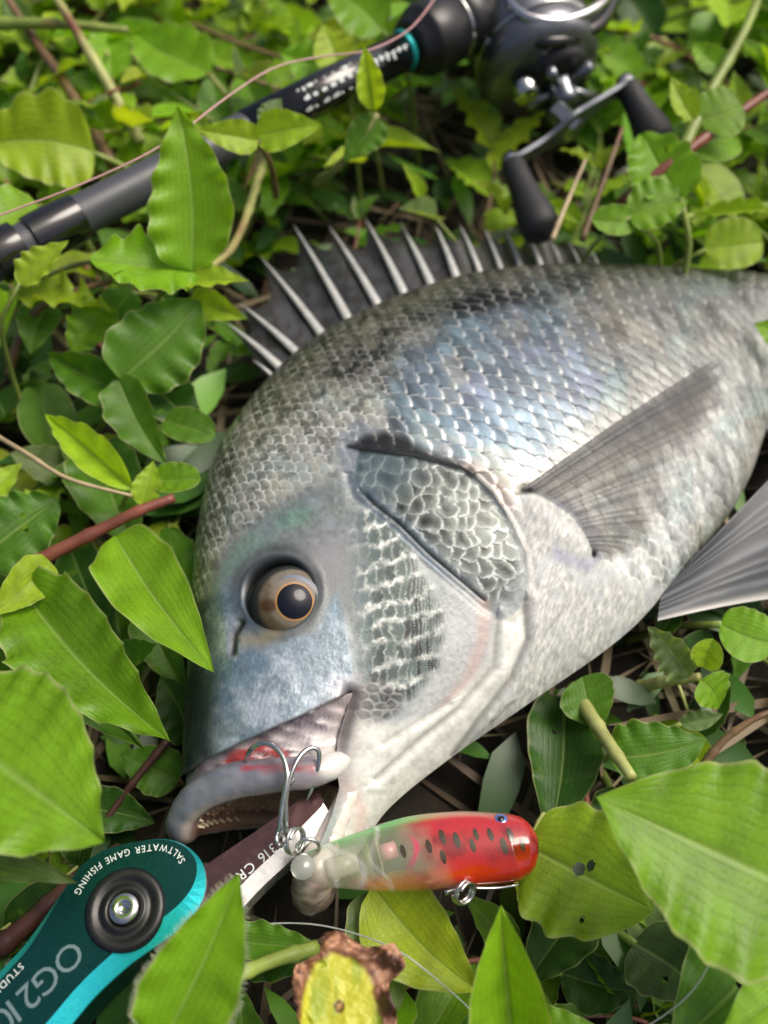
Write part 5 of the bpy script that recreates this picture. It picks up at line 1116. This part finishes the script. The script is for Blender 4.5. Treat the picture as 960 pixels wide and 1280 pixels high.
hero_plant('plant with pink-jointed stem and round leaves beside the reel handle', [(852, 250, 6.6, 806, 158, 7.6, 70, 'B', 6, 'broad', W(nv=50, nu=30, wave=.05, holes=[(.16, .62, .06, .06)])), (868, 152, 7.8, 842, 90, 8.8, 26, 'L', 0, 'lance'), (872, 150, 7.8, 926, 122, 8.4, 56, 'B', 0, 'round'), (866, 190, 7.0, 925, 168, 7.0, 54, 'B', 0, 'round'), (786, 272, 6.2, 862, 246, 6.8, 58, 'B', 4, 'broad'), (795, 278, 6.0, 743, 270, 6.4, 36, 'B', 0, 'round'), (905, 90, 8.0, 868, 48, 8.6, 30, 'B', 0, 'ov')],
    [([(775, 255, 5.6), (812, 225, 6.6), (850, 196, 7.2), (905, 155, 7.6), (975, 105, 8.0)], 14, 'red'), ([(850, 196, 7.2), (880, 130, 7.9), (930, 40, 8.8), (955, -20, 9.0)], 13, 'green')])
hero_plant('plant with a single bright round leaf behind the fish tail', [(880, 312, 4.6, 956, 298, 5.2, 58, 'L', 0, 'round'), (960, 262, 4.8, 868, 268, 5.2, 18, 'L', 0, 'narrow')], [([(1000, 250, 3.5), (930, 262, 4.5), (850, 272, 5.0)], 10, 'green')])
hero_plant('green leaf resting on the fish by its tail', [(985, 432, 4.6, 944, 404, 5.0, 34, 'B', 0, 'ov')], [])
hero_plant('pale curled sprig leaning across the rod', [(322, 176, 8.6, 254, 160, 9.6, 36, 'L', 20, 'ov', W(curl=.3)), (322, 170, 8.6, 394, 154, 9.4, 44, 'L', -16, 'ov', W(curl=.25)), (330, 160, 8.4, 352, 120, 9.0, 26, 'P', 0, 'lance')], [([(345, 245, 4.5), (338, 205, 7.0), (322, 176, 8.6)], 9, 'brown')])
hero_plant('slender lime leaf standing in front of the rod lettering', [(468, 138, 8.4, 455, 56, 10.2, 30, 'L', 6, 'lance', W(fold=.25, curl=.0)), (476, 150, 8.0, 430, 200, 7.2, 40, 'G', 10, 'ov')], [([(395, 230, 4.0), (440, 190, 7.0), (472, 142, 8.2)], 12, 'pale')])
hero_plant('plant with yellowish broad leaf behind the pink line', [(118, 190, 6.4, -20, 186, 7.2, 92, 'Y', 14, 'broad', W(wave=.05, fold=.16)), (50, 258, 6.8, -18, 290, 7.6, 62, 'B', 0, 'broad'), (24, 356, 8.0, 78, 296, 9.0, 42, 'L', 18, 'lance'), (262, 92, 5.4, 160, 24, 6.4, 66, 'B', 0, 'ov'), (140, 100, 5.0, 130, 20, 6.0, 46, 'B', 0, 'ov')],
    [([(140, 205, 5.0), (85, 110, 6.0), (40, 45, 6.6), (10, 0, 7.0)], 13, 'brown'), ([(175, 178, 5.2), (135, 105, 6.6), (105, 55, 7.4), (60, -20, 8.2)], 13, 'pale'), ([(-20, 30, 7.0), (70, 30, 7.2), (160, 38, 7.0)], 13, 'green')])
hero_plant('plant with bright crinkled leaves under the left end of the rod', [(20, 372, 5.6, 140, 378, 6.0, 44, 'L', 30, 'ov', W(wave=.09)), (135, 380, 5.4, 90, 440, 5.0, 52, 'B', 0, 'broad', W(wave=.07)), (60, 380, 5.0, 40, 440, 4.6, 44, 'G', 0, 'ov'), (165, 365, 5.2, 130, 420, 4.6, 46, 'G', 0, 'ov')], [([(10, 470, 3.0), (30, 410, 4.5), (60, 378, 5.4), (140, 350, 6.0)], 11, 'brown')])
hero_plant('plant with pinkish yellow leaf tip above the rod lettering', [(425, 88, 7.2, 402, 28, 8.4, 46, 'Y', 0, 'ov'), (420, 90, 6.8, 350, 60, 7.6, 52, 'B', 0, 'ov'), (480, 40, 6.6, 400, -20, 7.6, 60, 'B', 0, 'ov')], [])
runner = root('dry_runner', U(80, 595, 0), 'thin dry brown runner lying across the leaves beside the fish', 'dry stem'); stem_obj(runner, [U(*p) for p in [(-30, 530, 5.4), (30, 565, 5.6), (85, 598, 5.7), (165, 620, 5.4)]], .085, STEMC['straw'])
for pts, r_, c_, lb in [([(-20, 1200, 2.6), (40, 1150, 2.9), (100, 1095, 3.0), (150, 1060, 2.6)], .28, 'dark', 'thick dark red stem lying beside the teal fish grip'), ([(210, 925, 2.2), (165, 980, 1.8), (118, 1045, 1.4)], .13, 'dark', 'thin dark red stem under the leaves by the fish lip'),
                        ([(690, 300, 5.2), (706, 260, 5.6), (732, 200, 6.0)], .10, 'straw', 'short dry straw standing beside the reel knob'), ([(728, 300, 4.8), (748, 245, 5.4), (778, 160, 6.0)], .13, 'brown', 'brown stalk standing between the two reel knobs'),
                        ([(880, 955, 3.0), (905, 925, 3.4), (940, 900, 3.8), (975, 885, 4.0)], .12, 'brown', 'broken woody twig beside the broad leaf'), ([(240, 30, 4.5), (300, 55, 5.0), (360, 75, 5.2)], .13, 'brown', 'brown jointed stem behind the rod')]:
    rt_ = root('dry_twig', np.array([*U(*pts[0])[:2], 0]), lb, 'twig'); stem_obj(rt_, [U(*p) for p in pts], r_, STEMC[c_])
# fine hairs on the edge of the near leaf are left to the material; dead leaf with brown rim
dl0 = [(364, 1228), (372, 1206), (398, 1192), (404, 1168), (424, 1164), (442, 1178), (468, 1184), (492, 1180), (508, 1205), (496, 1222), (486, 1232), (496, 1262), (490, 1300), (440, 1320), (385, 1305), (370, 1262)]
oc_ = np.array(dl0, float); oc_ = np.concatenate([oc_, oc_[:1]]); bnd = smooth_path(np.c_[oc_, np.zeros(len(oc_))], 121)[:-1, :2]; bnd = bnd + 7 * np.stack([fbm(bnd[:, 0] / 12, bnd[:, 1] / 12, 811) - .5, fbm(bnd[:, 0] / 12, bnd[:, 1] / 12, 812) - .5], -1); c0 = np.array([430., 1248.])
e = np.linspace(0, 1, 34); Q = c0 + (bnd - c0)[None] * e[:, None, None]; crump = fbm(Q[..., 0] / 16, Q[..., 1] / 16, 801)
zz = 5.0 + (crump - .5) * (.12 + .8 * sstep(.62, 1, e))[:, None] + .55 * sstep(.6, 1, e)[:, None] * (fbm(Q[..., 0] / 9, Q[..., 1] / 9, 802) - .2) * 1.3
Pd = unp(Q[..., 0], Q[..., 1], zz); inner = sdpoly(Q[..., 0], Q[..., 1], [(372, 1300), (380, 1250), (392, 1208), (415, 1194), (445, 1200), (462, 1222), (470, 1250), (484, 1300)]) + 10 * (crump - .5)
cD = lerpc(np.zeros(Q.shape[:2] + (3,)) + lin(176, 176, 48), lin(138, 156, 46), sstep(.35, .75, fbm(Q[..., 0] / 14, Q[..., 1] / 70, 803))); cD = lerpc(cD, lin(116, 74, 52), sstep(-3, 4, inner)); cD = lerpc(cD, lin(74, 46, 34), sstep(2, 9, inner) * sstep(.5, .62, crump)); cD = lerpc(cD, lin(170, 128, 100), sstep(4, 12, inner) * sstep(.55, .4, crump))
dsp = np.hypot((Q[..., 0] - 424) / 1., (Q[..., 1] - 1258) / 1.2); cD = lerpc(cD, lin(92, 66, 26), 1 - sstep(5, 9, dsp)); cD = lerpc(cD, lin(150, 116, 50), (1 - sstep(2, 5, dsp)))
dead = mesh_arrays('dead_leaf', Pd, grid_faces(34, 120, 0, True), attr_mat('dead_leaf', rough=.5, bump=.2, bscale=900), None, True, cD.reshape(-1, 3), origin=Pd[0, 0]); dead['label'] = 'yellow leaf with crumpled brown dead rim lying below the fish jaw'; dead['category'] = 'leaf'; HERO.append((Pd.reshape(-1, 3), grid_faces(34, 120, 0, True)))

# ------------------------------------------------------------------ random weeds around
def bvh_of(lst):
    Vs, Fs, n = [], [], 0
    for V, F in lst:
        V = np.asarray(V).reshape(-1, 3); Vs += [tuple(v) for v in V]; Fs += [tuple(int(i) + n for i in f) for f in F]; n += len(V)
    return BVHTree.FromPolygons(Vs, Fs)
SOLID = bvh_of(ALLBVH); HEROB = bvh_of(HERO); camv = Vector(CAM)
FOOT = np.concatenate([D3[::20, :2], V3[::-20, :2]])
MC = MOUTHF.mean(0)
def blocked(P):
    P = np.asarray(P); inf = sdpoly(P[:, 0], P[:, 1], FOOT) < .2
    if (inf & (P[:, 2] > .7)).any(): return True
    if ((np.hypot(P[:, 0] - MC[0], P[:, 1] - MC[1]) < 3.3) & (P[:, 2] > 1.0)).any(): return True
    return blocked2(P)
def blocked2(P):
    """leaf points that would hide or touch a solid thing, share hiding a hand-placed leaf"""
    nh = 0
    for p in P:
        d = Vector(p) - camv; L = d.length; h_ = SOLID.ray_cast(camv, d.normalized(), L + 30)
        if h_[0] is not None and h_[3] > L - .15: return True
        if h_[0] is not None and L - h_[3] < 3.0 and SOLID.find_nearest(Vector(p))[3] < .25: return True
        h2 = HEROB.ray_cast(camv, d.normalized(), L + 30)
        if h2[0] is not None and h2[3] > L: nh += 1
    return nh > len(P) * .12
prnd = random.Random(77)
LM = [leaf_mesh(k, 900 + i, 14, 8, f, c, w_, n_) for i, (k, f, c, w_, n_) in enumerate([('ov', .15, .12, .035, 5), ('ov', .08, .25, .05, 4), ('broad', .12, .10, .04, 5), ('lance', .2, .15, .015, 4), ('round', .1, .06, .02, 3), ('ov', .25, .05, .03, 6), ('broad', .05, .3, .06, 4), ('ov', .12, -.1, .04, 5)])]
PROT = []
for k in range(9):
    r = random.Random(500 + k); L_ = r.uniform(6, 11); hgt = r.uniform(3.6, 6.0); nn_ = r.randint(6, 8); sway = r.uniform(-2, 2)
    path = smooth_path([(0, 0, 0), (L_ * .3, sway * .4, hgt * .35), (L_ * .65, sway * .2, hgt * .75), (L_, sway, hgt)], 40); lv = []
    for i in range(nn_):
        f = .18 + .82 * i / (nn_ - 1); p = path[min(39, int(f * 39))]; s_ = 1 if i % 2 else -1
        yaw = s_ * r.uniform(.5, 1.5) + math.atan2(sway, L_); el = r.uniform(.0, .7); ln_ = r.uniform(2.2, 3.9) * (1 - .35 * (f > .9)) ; 
        d = np.array([math.cos(yaw) * math.cos(el), math.sin(yaw) * math.cos(el), math.sin(el)])
        mi = r.randrange(len(LM)); asp = r.uniform(.40, .56) * (1.35 if mi in (4,) else 1) * (.6 if mi == 3 else 1)
        y = d; n0 = nrm(np.array([0, 0, 1.]) + .35 * np.array([r.uniform(-1, 1), r.uniform(-1, 1), 0])); x = nrm(np.cross(y, n0)); nz = np.cross(x, y); Mx = np.eye(4)
        Mx[:3, 0] = x * ln_ * asp; Mx[:3, 1] = y * ln_; Mx[:3, 2] = nz * ln_; Mx[:3, 3] = p; lv.append((mi, Mx))
    for i in range(2):   # tuft at the tip
        yaw = r.uniform(-1, 1); el = r.uniform(.5, 1.1); d = np.array([math.cos(yaw) * math.cos(el), math.sin(yaw) * math.cos(el), math.sin(el)]); ln_ = r.uniform(1.5, 2.6)
        x = nrm(np.cross(d, [0, 0, 1.])); nz = np.cross(x, d); Mx = np.eye(4); Mx[:3, 0] = x * ln_ * .45; Mx[:3, 1] = d * ln_; Mx[:3, 2] = nz * ln_; Mx[:3, 3] = path[-1]; lv.append((3, Mx))
    V, Fq = tube(path, .12 * (1 - .5 * np.linspace(0, 1, 40)) * (1 + .25 * np.exp(-(((np.linspace(0, 1, 40) * 5) % 1 - .5) / .09) ** 2)), 7)
    me = bpy.data.meshes.new('stem'); me.from_pydata([tuple(v * S) for v in V], [], [tuple(int(i) for i in f) for f in Fq]); me.polygons.foreach_set('use_smooth', np.full(len(Fq), True)); me.materials.append(M['stem']); me.update()
    PROT.append((me, path, lv))
def region(px, py):
    if py < 340 - .5 * px + 10: return ('leafy weed in the sunlit ground cover behind the rod', 'weeds behind the rod')
    if py < 345 and px < 640: return ('leafy weed growing between the rod and the dorsal fin', 'weeds between rod and fish')
    if py < 380: return ('leafy weed growing around the reel and the fish tail', 'weeds around the reel')
    if px < 330 and py < 1060: return ('leafy weed growing beside the forehead of the fish', 'weeds beside the fish head')
    if py < 1060: return ('leafy weed growing along the belly of the fish', 'weeds along the belly')
    return ('leafy weed growing around the lure and the fish grip', 'weeds around the lure')
nplant = nleaf = 0
tries = 0
while nplant < 295 and tries < 3500:
    tries += 1
    x = prnd.uniform(-30, 38); y = prnd.uniform(-6, 60)
    if y < 14 and abs(x) > 18: continue
    far = y > 24
    k = prnd.randrange(len(PROT)); me, path, lv = PROT[k]; sc = prnd.uniform(.65, 1.15) * (1.05 if far else .8); rz = prnd.uniform(0, 6.283)
    if y > 60: rz = prnd.uniform(-2.5, -.6)
    Rm = np.array([[math.cos(rz), -math.sin(rz), 0], [math.sin(rz), math.cos(rz), 0], [0, 0, 1]]) * sc
    if not far: Rm[2] *= .72
    Bp = np.array([x, y, 0.05]); pp = proj(Bp[None])[0]
    if not (-220 < pp[0] < 1180 and -260 < pp[1] < 1500): continue
    sp_ = path[::5] @ Rm.T + Bp
    if blocked(sp_): continue
    keep = []
    for mi, Mx in lv:
        if prnd.random() < .08: continue
        Wm = np.eye(4); Wm[:3] = np.c_[Rm @ Mx[:3, :3], Rm @ Mx[:3, 3] + Bp]; P = LM[mi][1][[4, 22, 31, 40, 58, 67, 76, 85, 94, 103, 112, 121, 27, 35, 63, 71, 99, 107]] @ Wm[:3, :3].T + Wm[:3, 3]
        if P[:, 2].max() > 9.5 or blocked(P): continue
        keep.append((mi, Wm))
    if len(keep) < 2: continue
    lb, gr = region(*pp)
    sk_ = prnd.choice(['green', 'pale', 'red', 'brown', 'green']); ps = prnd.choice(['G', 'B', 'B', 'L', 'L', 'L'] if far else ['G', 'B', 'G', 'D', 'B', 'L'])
    tall = 'tall ' if sc > 1.35 else ('short ' if sc < .8 else '')
    lb = tall + {'G': 'mid-green', 'B': 'bright-green', 'L': 'lime-green', 'D': 'dark-green'}[ps] + ' ' + sk_ + '-stemmed weed with ' + ['no', 'one', 'two', 'three', 'four', 'five', 'six', 'seven', 'eight', 'nine', 'ten', 'eleven'][len(keep)] + ' leaves ' + lb.split('weed ')[1].replace('in the sunlit ground cover ', '')
    pl = root('leafy_weed', Bp, lb, 'weed', gr)
    st_ = bpy.data.objects.new('stem', me); col.objects.link(st_); st_.parent = pl; A = np.eye(4); A[:3, :3] = Rm; st_.matrix_local = Matrix(A.tolist()); st_.color = STEMC[sk_]
    for mi, Wm in keep:
        sh = ps if prnd.random() < .72 else prnd.choice(['L', 'Y', 'P', 'G', 'D', 'B']); add_leaf(pl, LM[mi][0], Wm, hue(SHADE[sh], prnd, .2)); nleaf += 1
    nplant += 1
print('plants', nplant, 'leaves', nleaf, 'tries', tries)

# ------------------------------------------------------------------ undergrowth and straw, too many to count
ur = np.random.default_rng(5)
def scatter_cards(n, xr, yr, zr, lr, asp, cols, curl, seg=4, name='undergrowth', label='', cat='', flat=.8, mat=None, clear=True):
    Vs, Fs, Cs, nv = [], [], [], 0
    for i in range(n):
        p = np.array([ur.uniform(*xr), ur.uniform(*yr), ur.uniform(*zr)]); yaw = ur.uniform(0, 6.283); el = ur.normal(0, 1 - flat) * .9; L_ = ur.uniform(*lr); w_ = L_ * asp * ur.uniform(.7, 1.3)
        d = np.array([math.cos(yaw) * math.cos(el), math.sin(yaw) * math.cos(el), math.sin(el)]); x = nrm(np.cross(d, [ur.normal(0, .3), ur.normal(0, .3), 1])); nz = np.cross(x, d)
        k = np.linspace(0, 1, seg + 1); wv = (k ** .5 * (1 - k) ** .7) * 1.1 + .02; cl = curl * ur.uniform(-1, 1)
        c_ = p + d * (k * L_)[:, None] + nz * (cl * L_ * k ** 2)[:, None]; c_[:, 2] = np.maximum(c_[:, 2], .03)
        if clear:
            hit = bool(((np.hypot(c_[:, 0] - MC[0], c_[:, 1] - MC[1]) < 3.3) & (c_[:, 2] > .9)).any())
            for q_ in c_[::2]:
                dd = Vector(q_) - camv; h_ = SOLID.ray_cast(camv, dd.normalized(), 200)
                if h_[0] is not None and h_[3] > dd.length - .1: hit = True; break
            if hit: continue
        Vs.append(np.stack([c_ - x * (wv * w_)[:, None] + nz * (.15 * wv * w_)[:, None], c_, c_ + x * (wv * w_)[:, None] + nz * (.15 * wv * w_)[:, None]], 1).reshape(-1, 3)); Fs.append(grid_faces(seg + 1, 3) + nv); nv += 3 * (seg + 1)
        cc = np.array(cols[ur.integers(len(cols))]) * ur.uniform(.6, 1.3); Cs.append(np.tile(cc, (3 * (seg + 1), 1)))
    o = mesh_arrays(name, np.concatenate(Vs), np.concatenate(Fs), mat, None, True, np.clip(np.concatenate(Cs), 0, 1)); o['kind'] = 'stuff'; o['label'] = label; o['category'] = cat; return o
um = attr_mat('undergrowth', rough=.45)
scatter_cards(1900, (-34, 42), (-8, 70), (.3, 2.6), (1.2, 3.4), .34, [SHADE['D'], SHADE['G'], SHADE['X'], SHADE['D'], SHADE['X']], .25, name='undergrowth', label='dense shaded small leaves under the weeds', cat='undergrowth', mat=um)  # leaf greens darkened to deepen the shadow under the weeds
scatter_cards(2400, (-32, 40), (-8, 66), (.05, 1.0), (3, 9), .028, [(.16, .12, .07), (.09, .06, .035), (.26, .21, .12), (.05, .034, .02)], .12, seg=5, name='dry_straw', label='dry brown grass straw littering the soil between the weeds', cat='straw', flat=.93, mat=attr_mat('straw', rough=.7))
